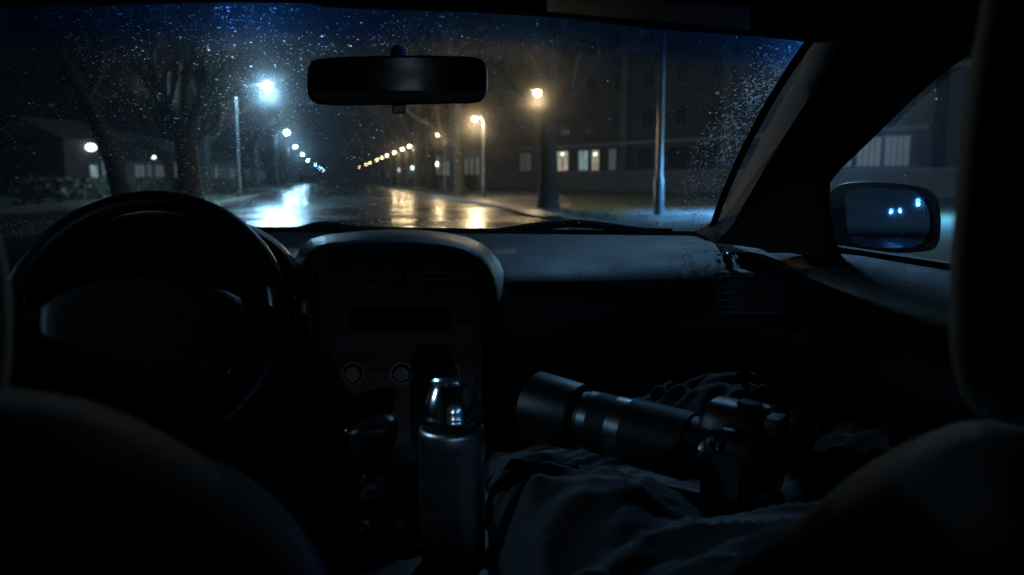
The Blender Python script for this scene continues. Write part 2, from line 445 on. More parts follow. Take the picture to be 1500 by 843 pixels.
# the big fan-shaped tree behind the wheel; x of its frame runs along the picture
d0 = 36
tb = make_tree(3, [V((0, 0, -.3)), V((0, 0, .3)), V((.05, 0, 1.2)), V((0, 0, 2.2)), V((-.05, 0, 3.0))], [.85, .62, .5, .48, .5],
    [(.95, (-1.1, .2, 1.0), 4.0, .30), (.98, (-.55, -.1, 1.15), 3.8, .28), (.97, (.05, .3, 1), 3.6, .26), (1, (.5, -.2, 1.1), 3.4, .27), (.9, (.8, .1, 1.2), 3.4, .26), (.85, (-1.5, -.4, .8), 3.2, .18), (.8, (1.1, .5, .9), 2.4, .14), (.9, (-.8, .6, 1.1), 3.4, .2)],
    6, .5, nsplit=(3, 3), upward=.18, spread=.58)
put_tree('bare_tree', tb, hz(276, d0), -YAW, 1.0, 'big bare tree with fanned limbs rising behind the steering wheel')
tl = make_tree(8, [V((0, 0, -.3)), V((-.05, 0, .6)), V((-.35, 0, 2.0)), V((-.9, 0, 3.6)), V((-1.7, 0, 5.2)), V((-2.5, 0, 6.6)), V((-3.0, 0, 8.0))], [.55, .36, .31, .28, .24, .18, .1],
    [(.45, (-1, .2, .5), 2.4, .12), (.55, (.6, .3, 1.2), 2.6, .14), (.62, (-1, -.3, .45), 2.4, .12), (.72, (.5, -.2, 1.2), 2.4, .12), (.8, (-1, .2, .6), 2.2, .1), (.9, (-.3, .2, 1), 2.2, .09), (1, (-.4, -.1, 1), 2.0, .09)],
    6, .5, nsplit=(2, 3), upward=.12, spread=.6)
put_tree('bare_tree', tl, hz(178, 31), -YAW, 1.0, 'slender bare tree leaning left at the far left of the windscreen')
tr = make_tree(21, [V((0, 0, -.3)), V((0, 0, .25)), V((.02, 0, 1.5)), V((-.05, 0, 3.2)), V((.03, 0, 5)), V((.1, 0, 7.5))], [.65, .42, .36, .33, .3, .2],
    [(.62, (-1, -.2, .8), 2.8, .16), (.66, (1, .3, .9), 2.8, .16), (.8, (-.7, .5, 1), 2.6, .15), (.85, (.6, -.5, 1), 2.8, .15), (.95, (-.3, 0, 1), 2.8, .14), (1, (.3, .2, 1), 2.6, .14)],
    5, .5, leaves=4, upward=.2, spread=.6)
pr = hz(803, 31)
put_tree('street_tree', tr, pr, -YAW, 1.0, 'thick dark tree trunk on the right verge beside the curved-neck lamp', twig_m=M['leaf'])
tr2 = make_tree(34, [V((0, 0, -.3)), V((0, 0, .25)), V((-.02, 0, 1.5)), V((-.1, 0, 3.2)), V((-.02, 0, 5)), V((-.1, 0, 7))], [.6, .36, .32, .28, .25, .15],
    [(.58, (-1, .2, .8), 2.8, .15), (.64, (1, -.3, .9), 2.8, .15), (.8, (.3, .8, 1), 2.6, .14), (.88, (-.6, -.5, 1), 2.6, .14), (1, (.2, 0, 1), 2.8, .13)],
    5, .5, leaves=4, upward=.2, spread=.65)
r2 = put_tree('street_tree', tr2, hz(673, 54), .4, 1.05, 'dark tree standing between two warm lamps left of the driveway', twig_m=M['leaf'])
rowl = []
for i, (l, s, k) in enumerate(((10.5, 72, 1.4), (10.2, 86, 1.6), (10.6, 104, 1.6), (10.2, 122, 1.7), (10.4, 145, 1.7), (10.3, 175, 1.8), (10.5, 210, 1.8), (-9, 64, 1.2), (-8.6, 84, 1.3), (-9.0, 106, 1.4), (-8.8, 132, 1.5), (-9, 160, 1.6), (-9, 200, 1.6), (-8.8, 250, 1.7))):
    c = copy_tree(r2); c.location = rd(l, s); c.rotation_euler.z = i * 1.3; c.scale = (k, k, k)
    c['label'] = 'leafy dark avenue tree in the far row right of the road' if l > 0 else 'leafy dark avenue tree in the far row left of the road'
    c['group'] = 'avenue trees along the right verge' if l > 0 else 'avenue trees along the left verge'

# ------------------------------------------------------------------ buildings
M['render_wall'] = mat('grey_render', (.09, .085, .08), .85, var=.25, vscale=.6, bump=.4, bscale=12)
M['render_dark'] = mat('dark_render', (.032, .031, .030), .85, var=.25, vscale=.5)
M['brick'] = mat('old_brick', (.035, .024, .022), .85, var=.3, vscale=3)
M['ledge'] = mat('ledge_concrete', (.16, .16, .16), .7, var=.2, vscale=1)
M['roof'] = mat('roof_tile', (.06, .055, .055), .6, var=.3, vscale=3)
M['wframe'] = mat('window_frame', (.06, .06, .06), .5)
M['dark_pane'] = mat('dark_pane', (.02, .022, .025), .12)
def lit(name, c, s):
    m = emit(name, c, s); nt = m.node_tree; b = nt.nodes['Principled BSDF']; L = nt.links.new
    tc = nt.nodes.new('ShaderNodeTexCoord'); n = nt.nodes.new('ShaderNodeTexNoise'); n.inputs['Scale'].default_value = 1.6; n.inputs['Detail'].default_value = 5
    mr = nt.nodes.new('ShaderNodeMapRange'); mr.inputs[1].default_value = .35; mr.inputs[2].default_value = .7; mr.inputs[3].default_value = s * .35; mr.inputs[4].default_value = s * 1.4
    L(tc.outputs['Object'], n.inputs['Vector']); L(n.outputs['Fac'], mr.inputs[0]); L(mr.outputs[0], b.inputs['Emission Strength']); return m
M['lit_warm'] = lit('lit_warm_pane', (1, .82, .58), .45)
M['lit_cool'] = lit('lit_cool_pane', (.62, .85, .9), .32)
M['lit_dim'] = lit('dim_pane', (.75, .8, .78), .034)
M['lit_faint'] = lit('faint_pane', (.6, .7, .8), .02)
M['lamp_room'] = emit('room_lamp', (1, .92, .75), 4)
def wframe(parent, A, U, N, u0, u1, z0, z1, pane, lampz=None, bars=1):
    """a window of its own: frame mesh, pane as its child; set into the wall"""
    O = V((A.x, A.y, 0)); Z = V((0, 0, 1)); f = MB(); w = .08
    f.frame_box(O, U, Z, N, u0 - w, u0, z0 - w, z1 + w, -.06, .05); f.frame_box(O, U, Z, N, u1, u1 + w, z0 - w, z1 + w, -.06, .05)
    f.frame_box(O, U, Z, N, u0, u1, z1, z1 + w, -.06, .05); f.frame_box(O, U, Z, N, u0 - .03, u1 + .03, z0 - w, z0, -.06, .12)
    for b in range(bars):
        c = lerp(u0, u1, (b + 1) / (bars + 1)); f.frame_box(O, U, Z, N, c - .03, c + .03, z0, z1, -.04, .04)
    fo = obj('window', f, M['wframe'], parent, smooth=None)
    p = MB().frame_box(O, U, Z, N, u0, u1, z0, z1, .004, .014)
    obj('pane', p, M[pane], fo, smooth=None)
    if lampz:
        c, r = lerp(u0, u1, .5), .14
        l_ = MB().puff([O + U * (c + r * 1.5 * math.cos(a)) + Z * (lampz + r * math.sin(a)) + N * .05 for a in [2 * math.pi * k / 12 for k in range(12)]], N, .06)
        obj('room_lamp', l_, M['lamp_room'], fo)
    return fo
def wall_box(A, U, N, u0, u1, z0, z1, dep):
    return MB().frame_box(V((A.x, A.y, 0)), U, V((0, 0, 1)), N, u0, u1, z0, z1, -dep, 0)
FA, FB = hz(692, 102), hz(1440, 50)
FU = (FB - FA).normalized(); FN = V((FU.y, -FU.x, 0))
if FN.dot(-FA) < 0: FN = -FN
def fu(px, A=FA, N=FN, U=FU):
    return (rayplane(px, 262, A, N) - A).dot(U)
blk = thing('apartment_block', (FA.x, FA.y, 0), label='tall dark apartment block with a pale ledge over its lit ground-floor windows', category='building')
ue = fu(1362)
obj('wall', wall_box(FA, FU, FN, 0, ue, 0, 25, 12), M['render_dark'], blk, smooth=None)
o = V((FA.x, FA.y, 0)); Z = V((0, 0, 1))
obj('ledge', MB().frame_box(o, FU, Z, FN, -.1, ue + .1, 4.35, 4.62, .004, .6), M['ledge'], blk, smooth=None, bevel=.02)
obj('plinth', MB().frame_box(o, FU, Z, FN, -.05, ue + .05, -.05, 1.7, .004, .12), M['render_wall'], blk, smooth=None)
for px in (787, 915, 1065, 1190):
    u = fu(px); obj('pier', MB().frame_box(o, FU, Z, FN, u - .45, u + .45, 1.7, 25, .004, .3), M['render_wall'], blk, smooth=None, bevel=.03)
for x0, x1, pn, lz in ((694, 703, 'lit_dim', None), (716, 726, 'lit_faint', None), (744, 757, 'lit_dim', None), (762, 778, 'lit_faint', None), (816, 832, 'lit_warm', 3.75), (848, 861, 'lit_cool', None), (867, 877, 'lit_warm', 3.6), (892, 902, 'lit_dim', None), (934, 955, 'dark_pane', None), (978, 1010, 'dark_pane', None), (1018, 1050, 'dark_pane', None), (1092, 1130, 'dark_pane', None), (1214, 1246, 'lit_faint', None), (1254, 1288, 'lit_dim', None), (1294, 1330, 'lit_faint', None)):
    wframe(blk, FA, FU, FN, fu(x0), fu(x1), 2.05, 4.0, pn, lz, bars=3 if x0 > 1200 else 1)
for fl in range(1, 4):
    u = 2.0
    while u < ue - 2:
        wframe(blk, FA, FU, FN, u, u + 1.3, 2.2 + 3.6 * fl, 4.0 + 3.6 * fl, 'dark_pane'); u += 4.2
ww = thing('garden_wall', (FA + FN * 3).to_tuple(), label='low dark garden wall along the foot of the apartment block', category='wall')
mbw = MB().frame_box(V((FA.x, FA.y, 0)), FU, Z, FN, fu(838), ue + 14, 0, 1.75, 2.2, 2.45)
obj('wall_body', mbw, M['render_wall'], ww, smooth=None)
obj('coping', MB().frame_box(V((FA.x, FA.y, 0)), FU, Z, FN, fu(838) - .05, ue + 14.05, 1.752, 1.85, 2.14, 2.51), M['ledge'], ww, smooth=None, bevel=.02)
bh = thing('brick_house', (FA + FU * (ue + 4)).to_tuple(), label='plain brownish wall of a house beyond the wing mirror, right of the block', category='building')
obj('wall', wall_box(FA, FU, FN, ue + .9, ue + 16, 0, 8, 9), M['brick'], bh, smooth=None)
obj('roof', MB().frame_box(V((FA.x, FA.y, 0)), FU, Z, FN, ue + .6, ue + 16.3, 8.004, 8.4, -9.2, .4), M['roof'], bh, smooth=None)

def house(A, U, N, length, H, depth, wins, label, wallm, roofh=2.2, door=None, wl=None, name='house'):
    t = thing(name, (A.x, A.y, 0), label=label, category='house'); o = V((A.x, A.y, 0))
    obj('wall', wall_box(A, U, N, 0, length, 0, H, depth), wallm, t, smooth=None)
    rf = MB(); e = .45
    rf.add([o - U * e + N * e + Z * H, o + U * (length + e) + N * e + Z * H, o + U * (length + e) - N * (depth / 2) + Z * (H + roofh), o - U * e - N * (depth / 2) + Z * (H + roofh), o - U * e - N * (depth + e) + Z * H, o + U * (length + e) - N * (depth + e) + Z * H],
           [(0, 1, 2, 3), (3, 2, 5, 4), (0, 3, 4), (1, 5, 2), (0, 4, 5, 1)])
    obj('roof', rf, M['roof'], t, smooth=None)
    for (u0, u1, z0, z1, pn) in wins: wframe(t, A, U, N, u0, u1, z0, z1, pn)
    if door:
        u0, u1, pn = door
        d = MB().frame_box(o, U, Z, N, u0, u1, .1, 2.3, .004, .05); dd = obj('door', d, M['roof'], t, smooth=None)
        obj('pane', MB().frame_box(o, U, Z, N, u0 + .15, u1 - .15, .6, 2.15, .052, .07), M[pn], dd, smooth=None)
    if wl:
        u, z, s, mk = wl
        w = MB(); w.puff([o + U * (u + s * 1.5 * math.cos(a)) + Z * (z + s * math.sin(a)) + N * .35 for a in [2 * math.pi * k / 14 for k in range(14)]], N, s * 1.2)
        wo = obj('wall_lamp', w, M[mk], t)
        obj('bracket', MB().frame_box(o, U, Z, N, u - .04, u + .04, z - .04, z + .04, .004, .25), M['pole'], wo, smooth=None)
    return t
# terrace on the right of the road, parallel to it
M['bulb_house'] = emit('house_lamp', (.8, .95, 1), 6)
M['bulb_house_warm'] = emit('house_lamp_warm', (1, .85, .7), 14)
UU, NN = RF, -RR
s = 92
for i, (ln, wallm, lampy) in enumerate(((22, 'render_wall', None), (30, 'render_wall', (14, 3.5, .35)), (34, 'brick', (20, 3.4, .3)), (50, 'render_wall', (18, 3.3, .35)), (80, 'brick', None))):
    wins = []
    u = 1.5; k = 0
    while u < ln - 3:
        wins.append((u, u + 1.7, 1.7, 3.6, ('lit_dim', 'lit_cool', 'lit_faint', 'lit_warm', 'lit_dim')[(k * 2 + i) % 5])); u += 4.0; k += 1
    lab = ('nearest pale low house of the terrace beyond the driveway', 'low terrace house with a long bright lamp between its windows', 'brick terrace house with a smaller lamp, halfway down the row', 'long terrace house far down the road with many dim windows', 'farthest brick terrace house near the end of the road')[i]
    house(rd(16.5, s), UU, NN, ln, 4.6, 9, wins, lab, M[wallm], wl=(*lampy, 'bulb_house_warm' if i == 1 else 'bulb_house') if lampy else None, name='terrace_house')
    s += ln + 3
# hedge in front of the terrace
M['hedge'] = mat('hedge_leaf', (.03, .04, .018), .6, var=.5, vscale=4)
def hedge(l, s0, s1, H, wd, label):
    v, f = [], []
    n = int((s1 - s0) * 70)
    for _ in range(n):
        a, b = random.uniform(s0, s1), random.uniform(-1, 1); z = H * random.random() ** .6
        p = rd(l + b * wd * (1 if z < H * .8 else .8), a, z + random.gauss(0, .05)); q = random.uniform(.12, .24)
        x = V((random.gauss(0, 1), random.gauss(0, 1), random.gauss(0, 1))).normalized(); y = x.orthogonal().normalized()
        k = len(v); v += [p - x * q, p + y * q * .6, p + x * q, p - y * q * .6]; f.append((k, k + 1, k + 2, k + 3))
    obj('hedge', MB().add(v, f), M['hedge'], smooth=None, label=label, category='hedge')
hedge(13.6, 80, 150, 1.45, .5, 'clipped dark hedge in front of the nearer terrace houses')
hedge(13.6, 152, 270, 1.5, .5, 'clipped dark hedge running on past the farther terrace houses')
hedge(-13.4, 40, 110, 1.2, .5, 'dark low hedge along the left pavement')
# houses on the left
h1 = hz(96, 58); U1 = (hz(168, 62) - h1).normalized(); N1 = V((U1.y, -U1.x, 0)); N1 = N1 if N1.dot(-h1) > 0 else -N1
def u1(px): return (rayplane(px, 262, h1, N1) - h1).dot(U1)
house(h1, U1, N1, u1(168), 4.0, 7, [(u1(150), u1(160), 1.4, 2.6, 'lit_faint')], 'far left brick house with a glaring white wall lamp above its lit door', M['brick'], door=(u1(130), u1(145), 'lit_cool'), wl=(u1(131), 3.45, .26, 'bulb_house'), roofh=1.6)
h2 = hz(186, 66); U2 = (hz(252, 70) - h2).normalized(); N2 = V((U2.y, -U2.x, 0)); N2 = N2 if N2.dot(-h2) > 0 else -N2
def u2(px): return (rayplane(px, 262, h2, N2) - h2).dot(U2)
house(h2, U2, N2, u2(256), 2.7, 7, [(u2(198), u2(212), .9, 2.3, 'lit_faint'), (u2(216), u2(222), .9, 2.3, 'lit_dim'), (u2(228), u2(240), .9, 2.3, 'lit_faint')], 'low bungalow seen between the two bare trunks, tiny lamp at its eave', M['render_wall'], roofh=1.7, wl=(u2(223), 2.95, .1, 'bulb_house'))
s = 78
for i, ln in enumerate((26, 40, 60)):
    wins = []; u = 2.; k = 0
    while u < ln - 3: wins.append((u, u + 1.5, 1.2, 2.8, ('lit_faint', 'lit_dim', 'lit_faint', 'lit_cool')[(k + i) % 4])); u += 4.4; k += 1
    house(rd(-15.5, s), RF, RR, ln, 3.6, 8, wins, ('bluish-lit house behind the brightest lamp post', 'next house down the left side, dim windows behind the trees', 'farthest house on the left near the road end')[i], M['render_wall'], name='roadside_house'); s += ln + 4

# ------------------------------------------------------------------ the car the picture is taken from
car = thing('car', (0, 0, 0), label='dark parked car seen from its back seat, rain on the windscreen', category='car')

# windscreen -------------------------------------------------------
HEAD = [(-330, 40), (0, 10), (330, 1), (447, 2), (475, 8), (563, 12), (690, 16), (830, 24), (962, 41), (1100, 50), (1192, 60), (1440, 48)]
BASE = [(-15, 352), (100, 342), (300, 335), (440, 334), (700, 336), (1040, 341)]
def ybase(px): return 1.70 + .13 * (1 - ((px - 510) / 525) ** 2)
def yhead(px): return 1.10 + .09 * (1 - ((px - 480) / 740) ** 2)
def WS(u, v):
    bx, tx = lerp(-15, 1044, u), lerp(-330, 1196, u)
    b = at(bx, poly(BASE, bx) + 3, ybase(bx)); t = at(tx, poly(HEAD, tx) - 6, yhead(tx))
    p = b.lerp(t, v); return p + V((0, .5, .85)) * (.028 * 4 * v * (1 - v))
def WSn(u, v):
    a = WS(u + .005, v) - WS(u - .005, v); b = WS(u, v + .005) - WS(u, v - .005); n = a.cross(b).normalized()
    return n if n.y > 0 else -n
nu, nv = 40, 20
gm = bpy.data.materials.new('windscreen_glass'); gm.use_nodes = True
def film_glass(m, tint_band=True, film=.020, wide=.0022):
    nt = m.node_tree; L = nt.links.new
    for n in list(nt.nodes):
        if n.type != 'OUTPUT_MATERIAL': nt.nodes.remove(n)
    out = [n for n in nt.nodes if n.type == 'OUTPUT_MATERIAL'][0]
    tr_ = nt.nodes.new('ShaderNodeBsdfTransparent'); tr_.inputs[0].default_value = (.86, .90, .90, 1)
    geo = nt.nodes.new('ShaderNodeNewGeometry'); tc = nt.nodes.new('ShaderNodeTexCoord')
    if tint_band:
        at_ = nt.nodes.new('ShaderNodeAttribute'); at_.attribute_name = 'band'
        cr = nt.nodes.new('ShaderNodeValToRGB'); cr.color_ramp.elements[0].position = .0; cr.color_ramp.elements[0].color = (.88, .92, .92, 1)
        cr.color_ramp.elements[1].position = 1; cr.color_ramp.elements[1].color = (.06, .22, .62, 1)
        L(at_.outputs['Fac'], cr.inputs[0]); L(cr.outputs[0], tr_.inputs[0])
    def lobe(rough):
        r = nt.nodes.new('ShaderNodeBsdfRefraction'); r.distribution = 'GGX'; r.inputs['Roughness'].default_value = rough; r.inputs['IOR'].default_value = 1.33
        L(geo.outputs['Incoming'], r.inputs['Normal'])
        if tint_band: L(cr.outputs[0], r.inputs['Color'])
        return r
    nz = nt.nodes.new('ShaderNodeTexNoise'); nz.inputs['Scale'].default_value = 9; nz.inputs['Detail'].default_value = 8; nz.inputs['Roughness'].default_value = .7
    L(tc.outputs['Object'], nz.inputs['Vector'])
    mr = nt.nodes.new('ShaderNodeMapRange'); mr.inputs[1].default_value = .35; mr.inputs[2].default_value = .7; mr.inputs[3].default_value = film * .4; mr.inputs[4].default_value = film * 1.5
    L(nz.outputs['Fac'], mr.inputs[0])
    m1 = nt.nodes.new('ShaderNodeMixShader'); m2 = nt.nodes.new('ShaderNodeMixShader')
    fac = mr.outputs[0]
    if tint_band:
        ba = nt.nodes.new('ShaderNodeMath'); ba.operation = 'MULTIPLY_ADD'; ba.inputs[1].default_value = 9.0; ba.inputs[2].default_value = 1.0
        bm_ = nt.nodes.new('ShaderNodeMath'); bm_.operation = 'MULTIPLY'
        L(at_.outputs['Fac'], ba.inputs[0]); L(ba.outputs[0], bm_.inputs[0]); L(mr.outputs[0], bm_.inputs[1]); fac = bm_.outputs[0]
    L(fac, m1.inputs[0]); L(tr_.outputs[0], m1.inputs[1]); L(lobe(.20).outputs[0], m1.inputs[2])
    mw = nt.nodes.new('ShaderNodeMath'); mw.operation = 'MULTIPLY'; mw.inputs[1].default_value = wide / film
    L(fac, mw.inputs[0]); L(mw.outputs[0], m2.inputs[0]); L(m1.outputs[0], m2.inputs[1]); L(lobe(.52).outputs[0], m2.inputs[2])
    body_ = m2
    if tint_band:
        tl = nt.nodes.new('ShaderNodeBsdfTranslucent'); tl.inputs[0].default_value = (.05, .25, .8, 1)
        m4 = nt.nodes.new('ShaderNodeMixShader'); bf = nt.nodes.new('ShaderNodeMath'); bf.operation = 'MULTIPLY'; bf.inputs[1].default_value = .012
        L(at_.outputs['Fac'], bf.inputs[0]); L(bf.outputs[0], m4.inputs[0]); L(m2.outputs[0], m4.inputs[1]); L(tl.outputs[0], m4.inputs[2]); body_ = m4
    fr = nt.nodes.new('ShaderNodeFresnel'); fr.inputs['IOR'].default_value = 1.3
    gl = nt.nodes.new('ShaderNodeBsdfGlossy'); gl.inputs['Roughness'].default_value = .02
    fm = nt.nodes.new('ShaderNodeMath'); fm.operation = 'MULTIPLY'; fm.inputs[1].default_value = .15; L(fr.outputs[0], fm.inputs[0])
    m3 = nt.nodes.new('ShaderNodeMixShader'); L(fm.outputs[0], m3.inputs[0]); L(body_.outputs[0], m3.inputs[1]); L(gl.outputs[0], m3.inputs[2])
    L(m3.outputs[0], out.inputs['Surface'])
film_glass(gm)
mb = MB().loft([[WS(i / nu, j / nv) for i in range(nu + 1)] for j in range(nv + 1)])
ws = obj('windscreen', mb, gm, car, smooth=180)
att = ws.data.attributes.new('band', 'FLOAT', 'POINT')
for j in range(nv + 1):
    for i in range(nu + 1):
        att.data[j * (nu + 1) + i].value = min(1, max(0, (j / nv - .79) / .12))
# raindrops on its outer face
dm = bpy.data.materials.new('raindrop_water'); dm.use_nodes = True
nt = dm.node_tree
for n in list(nt.nodes):
    if n.type != 'OUTPUT_MATERIAL': nt.nodes.remove(n)
out = nt.nodes[0]
rf_ = nt.nodes.new('ShaderNodeBsdfRefraction'); rf_.distribution = 'GGX'; rf_.inputs['Roughness'].default_value = .42; rf_.inputs['IOR'].default_value = 1.33; rf_.inputs['Color'].default_value = (1, 1, 1, 1)
tp = nt.nodes.new('ShaderNodeBsdfTransparent'); tp.inputs[0].default_value = (.9, .9, .9, 1); mx = nt.nodes.new('ShaderNodeMixShader'); mx.inputs[0].default_value = .85
dg = nt.nodes.new('ShaderNodeNewGeometry'); va = nt.nodes.new('ShaderNodeVectorMath'); va.operation = 'MULTIPLY_ADD'; va.inputs[1].default_value = (1.2, 1.2, 1.2)
vn_ = nt.nodes.new('ShaderNodeVectorMath'); vn_.operation = 'NORMALIZE'
nt.links.new(dg.outputs['Normal'], va.inputs[0]); nt.links.new(dg.outputs['Incoming'], va.inputs[2]); nt.links.new(va.outputs[0], vn_.inputs[0]); nt.links.new(vn_.outputs[0], rf_.inputs['Normal'])
dn = nt.nodes.new('ShaderNodeTexNoise'); dn.inputs['Scale'].default_value = 260; dn.inputs['Detail'].default_value = 1; dtc = nt.nodes.new('ShaderNodeTexCoord')
dmr = nt.nodes.new('ShaderNodeMapRange'); dmr.inputs[1].default_value = .32; dmr.inputs[2].default_value = .68; dmr.inputs[3].default_value = .16; dmr.inputs[4].default_value = .56
nt.links.new(dtc.outputs['Object'], dn.inputs['Vector']); nt.links.new(dn.outputs['Fac'], dmr.inputs[0]); nt.links.new(dmr.outputs[0], rf_.inputs['Roughness'])
nt.links.new(tp.outputs[0], mx.inputs[1]); nt.links.new(rf_.outputs[0], mx.inputs[2]); tlu = nt.nodes.new('ShaderNodeBsdfTranslucent'); tlu.inputs[0].default_value = (.8, .9, 1, 1); mx2 = nt.nodes.new('ShaderNodeMixShader'); mx2.inputs[0].default_value = .05
nt.links.new(mx.outputs[0], mx2.inputs[1]); nt.links.new(tlu.outputs[0], mx2.inputs[2]); nt.links.new(mx2.outputs[0], out.inputs[0])
def drop(v, f, p, n, r, h, a=None, stretch=1):
    t = n.orthogonal().normalized() if a is None else a; b = n.cross(t); k = len(v); m = 7
    v.append(p + n * h)
    for q in range(m):
        c, s_ = math.cos(2 * math.pi * q / m), math.sin(2 * math.pi * q / m); v.append(p + (t * c * stretch + b * s_) * r * .62 + n * h * .74)
    for q in range(m):
        c, s_ = math.cos(2 * math.pi * q / m), math.sin(2 * math.pi * q / m); v.append(p + (t * c * stretch + b * s_) * r + n * .0001)
    for q in range(m):
        f.append((k, k + 1 + q, k + 1 + (q + 1) % m)); f.append((k + 1 + q, k + 1 + m + q, k + 1 + m + (q + 1) % m, k + 1 + (q + 1) % m))
dv, df = [], []
rnd = random.Random(5)
def keep(px, py):
    if px < 480: d = .9
    elif px < 720: d = .75
    else: d = .16 if py > 75 else .45
    e = (1205 - (py - 55) * .58) - px                          # distance to the right pillar
    if 0 < e < 95: d = max(d, .95 if rnd.random() < 1 - (e / 95) ** 1.5 else .3)
    if py > 322 and px < 1000: d = max(d, .9)
    if 720 < px < 1000 and py > 240: d *= .35
    if px < 1000 and py < 318: d *= .30 + .85 * math.exp(-math.hypot(px - 391, (py - 125) * .8) / 210)
    d *= .35 + 1.1 * max(0, min(1, .5 + 1.3 * noise.noise(V((px / 70, py / 70, 2.5)))))
    return d
n_d = 0
while n_d < 17000:
    u, v_ = rnd.random(), rnd.random(); p = WS(u, v_); px, py = project(p)
    if px < -10 or px > 1215 or rnd.random() > keep(px, py): continue
    n = WSn(u, v_); r = min(.0026, .00042 * math.exp(rnd.gauss(0, .55)))
    e = (1205 - (py - 55) * .58) - px
    if 0 < e < 95 and px > 900: r *= 1.5
    if py > 322: r *= 1.3
    drop(dv, df, p + n * .0006, n, r, r * .55, stretch=rnd.uniform(.8, 1.6)); n_d += 1
n_d = 0                                                  # runs of water blown up along the pillar side
while n_d < 1500:
    t = rnd.random() ** .8; e = abs(rnd.gauss(34, 26)); py = lerp(70, 315, t); px = 1196 - (py - 62) * .60 - 8 - e
    if t > .6 and rnd.random() < .45: continue
    lo_u, hi_u = .5, 1.0
    for _ in range(24):                                   # find the point of the glass there
        u = (lo_u + hi_u) / 2; v_lo, v_hi = 0, 1
        for _ in range(18):
            v_ = (v_lo + v_hi) / 2
            if project(WS(u, v_))[1] > py: v_lo = v_
            else: v_hi = v_
        if project(WS(u, v_))[0] < px: lo_u = u
        else: hi_u = u
    n = WSn(u, v_); a_ = (WS(min(u + .006, 1), v_ + .03) - WS(u, v_)).normalized(); r = min(.0030, .00075 * math.exp(rnd.gauss(0, .5)))
    drop(dv, df, WS(u, v_) + n * .0006, n, r, r * .6, a=a_, stretch=rnd.uniform(1, 2.6)); n_d += 1
obj('raindrops', MB().add(dv, df), dm, ws, smooth=180, kind='stuff')
# dark seal round the foot and sides of the glass
sl = MB()
sl.loft([[at(px, poly(BASE, px) + dy, ybase(px) - dd_) for px in range(-15, 1046, 20)] for dy, dd_ in ((-1.5, -.012), (-1.5, .01), (4, .012), (4, -.012))], cv=True)
obj('windscreen_seal', sl, M['rubber'], car)
fb = MB(); rows_ = []
for k in range(41):
    v_ = k / 40; rows_.append([WS(1.0, v_) - WSn(.97, v_) * .004, WS(.9905, v_) - WSn(.97, v_) * .004])
obj('windscreen_border', fb.loft(rows_), M['hole'], ws)
# wipers parked at the foot of the glass
for pts in (((430, 338), (455, 331), (478, 328), (520, 333), (580, 337)), ((730, 338), (790, 329), (840, 325), (880, 328), (930, 335), (985, 338))):
    q = [at(x, y, ybase(x) + .045) for x, y in resample(pts, 16)]
    w = obj('wiper', MB().tube(q, .006, 8), M['rubber'], car)
    obj('wiper_blade', MB().tube([p + V((0, .004, -.010)) for p in q], .004, 6), M['rubber'], w)

# roof lining, header, visors -------------------------------------------------
def header(px, dy, dY): return at(px, poly(HEAD, px) + dy, yhead(px) + dY)
xs = list(range(-330, 1460, 30))
rows = [[header(px, -8, .02) for px in xs], [header(px, 0, .005) for px in xs], [header(px, 3, -.015) for px in xs], [header(px, -4, -.05) for px in xs], [header(px, -30, -.10) for px in xs]]
for k, y in enumerate((.8, .4, 0, -.4, -.75)):
    rows.append([V((lerp(-.66, .70, i / (len(xs) - 1)), y, 1.37 + .10 * (1 - (2 * i / (len(xs) - 1) - 1) ** 2) + .015 * min(k, 2))) for i in range(len(xs))])
obj('roof_lining', MB().loft(rows), M['lining'], car, smooth=60)
for x0, x1, nm in ((800, 1110, 1),):
    o_ = [header(px, -16, -.055) for px in range(x0, x1 + 1, 30)]; i_ = [header(px, -54, -.20) for px in range(x0, x1 + 1, 30)]
    ol = o_ + i_[::-1]
    vz = obj('sun_visor', MB().puff([p - V((0, 0, .004)) for p in ol], V((0, .3, .95)).normalized(), .014, shrink=.05), M['vinyl_dark'], car)
# A pillars ------------------------------------------------------------------------------
GL = resample([(1212, 20), (1192, 58), (1172, 108), (1140, 165), (1105, 228), (1078, 280), (1060, 310), (1044, 328), (1018, 341)], 20)
RI = resample([(1252, 24), (1230, 66), (1210, 104), (1170, 167), (1135, 222), (1104, 275), (1084, 310), (1068, 336), (1046, 356)], 20)
WN = resample([(1520, -10), (1445, 45), (1400, 78), (1330, 135), (1262, 203), (1214, 250), (1203, 262), (1200, 290), (1212, 380)], 20)
rows = []
for i in range(20):
    t = i / 19
    g = at(*GL[i], lerp(yhead(1192), ybase(1040), min(1, t * 1.12)) - .004)
    r_ = at(*RI[i], lerp(1.04, 1.55, t)); w_ = atx(*WN[i], lerp(.64, .715, min(1, t * 1.5)))
    m1 = g.lerp(r_, .5) + V((-.004, -.006, .004)); gs = at(GL[i][0] - 3, GL[i][1] - 1, g.y + .02)
    r2_ = r_.lerp(w_, .12) + V((.004, .004, 0)); m2_ = r_.lerp(w_, .55) + V((.012, .01, 0))
    rows.append([gs, g, m1, r_, r2_, m2_, w_, w_ + V((.03, .02, 0))])
obj('pillar_trim', MB().loft(rows), M['pillar'], car, smooth=50)
rows = []
for i in range(20):                                     # driver's side, mostly out of the frame
    t = i / 19
    g = WS(0, 1 - t); rows.append([g + V((0, .01, 0)), g + V((-.01, -.02, 0)), g + V((-.05, -.10, -.01)), V((-.70, lerp(.75, 1.45, t), lerp(1.38, 1.10, t)))])
obj('pillar_trim', MB().loft(rows), M['pillar'], car, smooth=50)

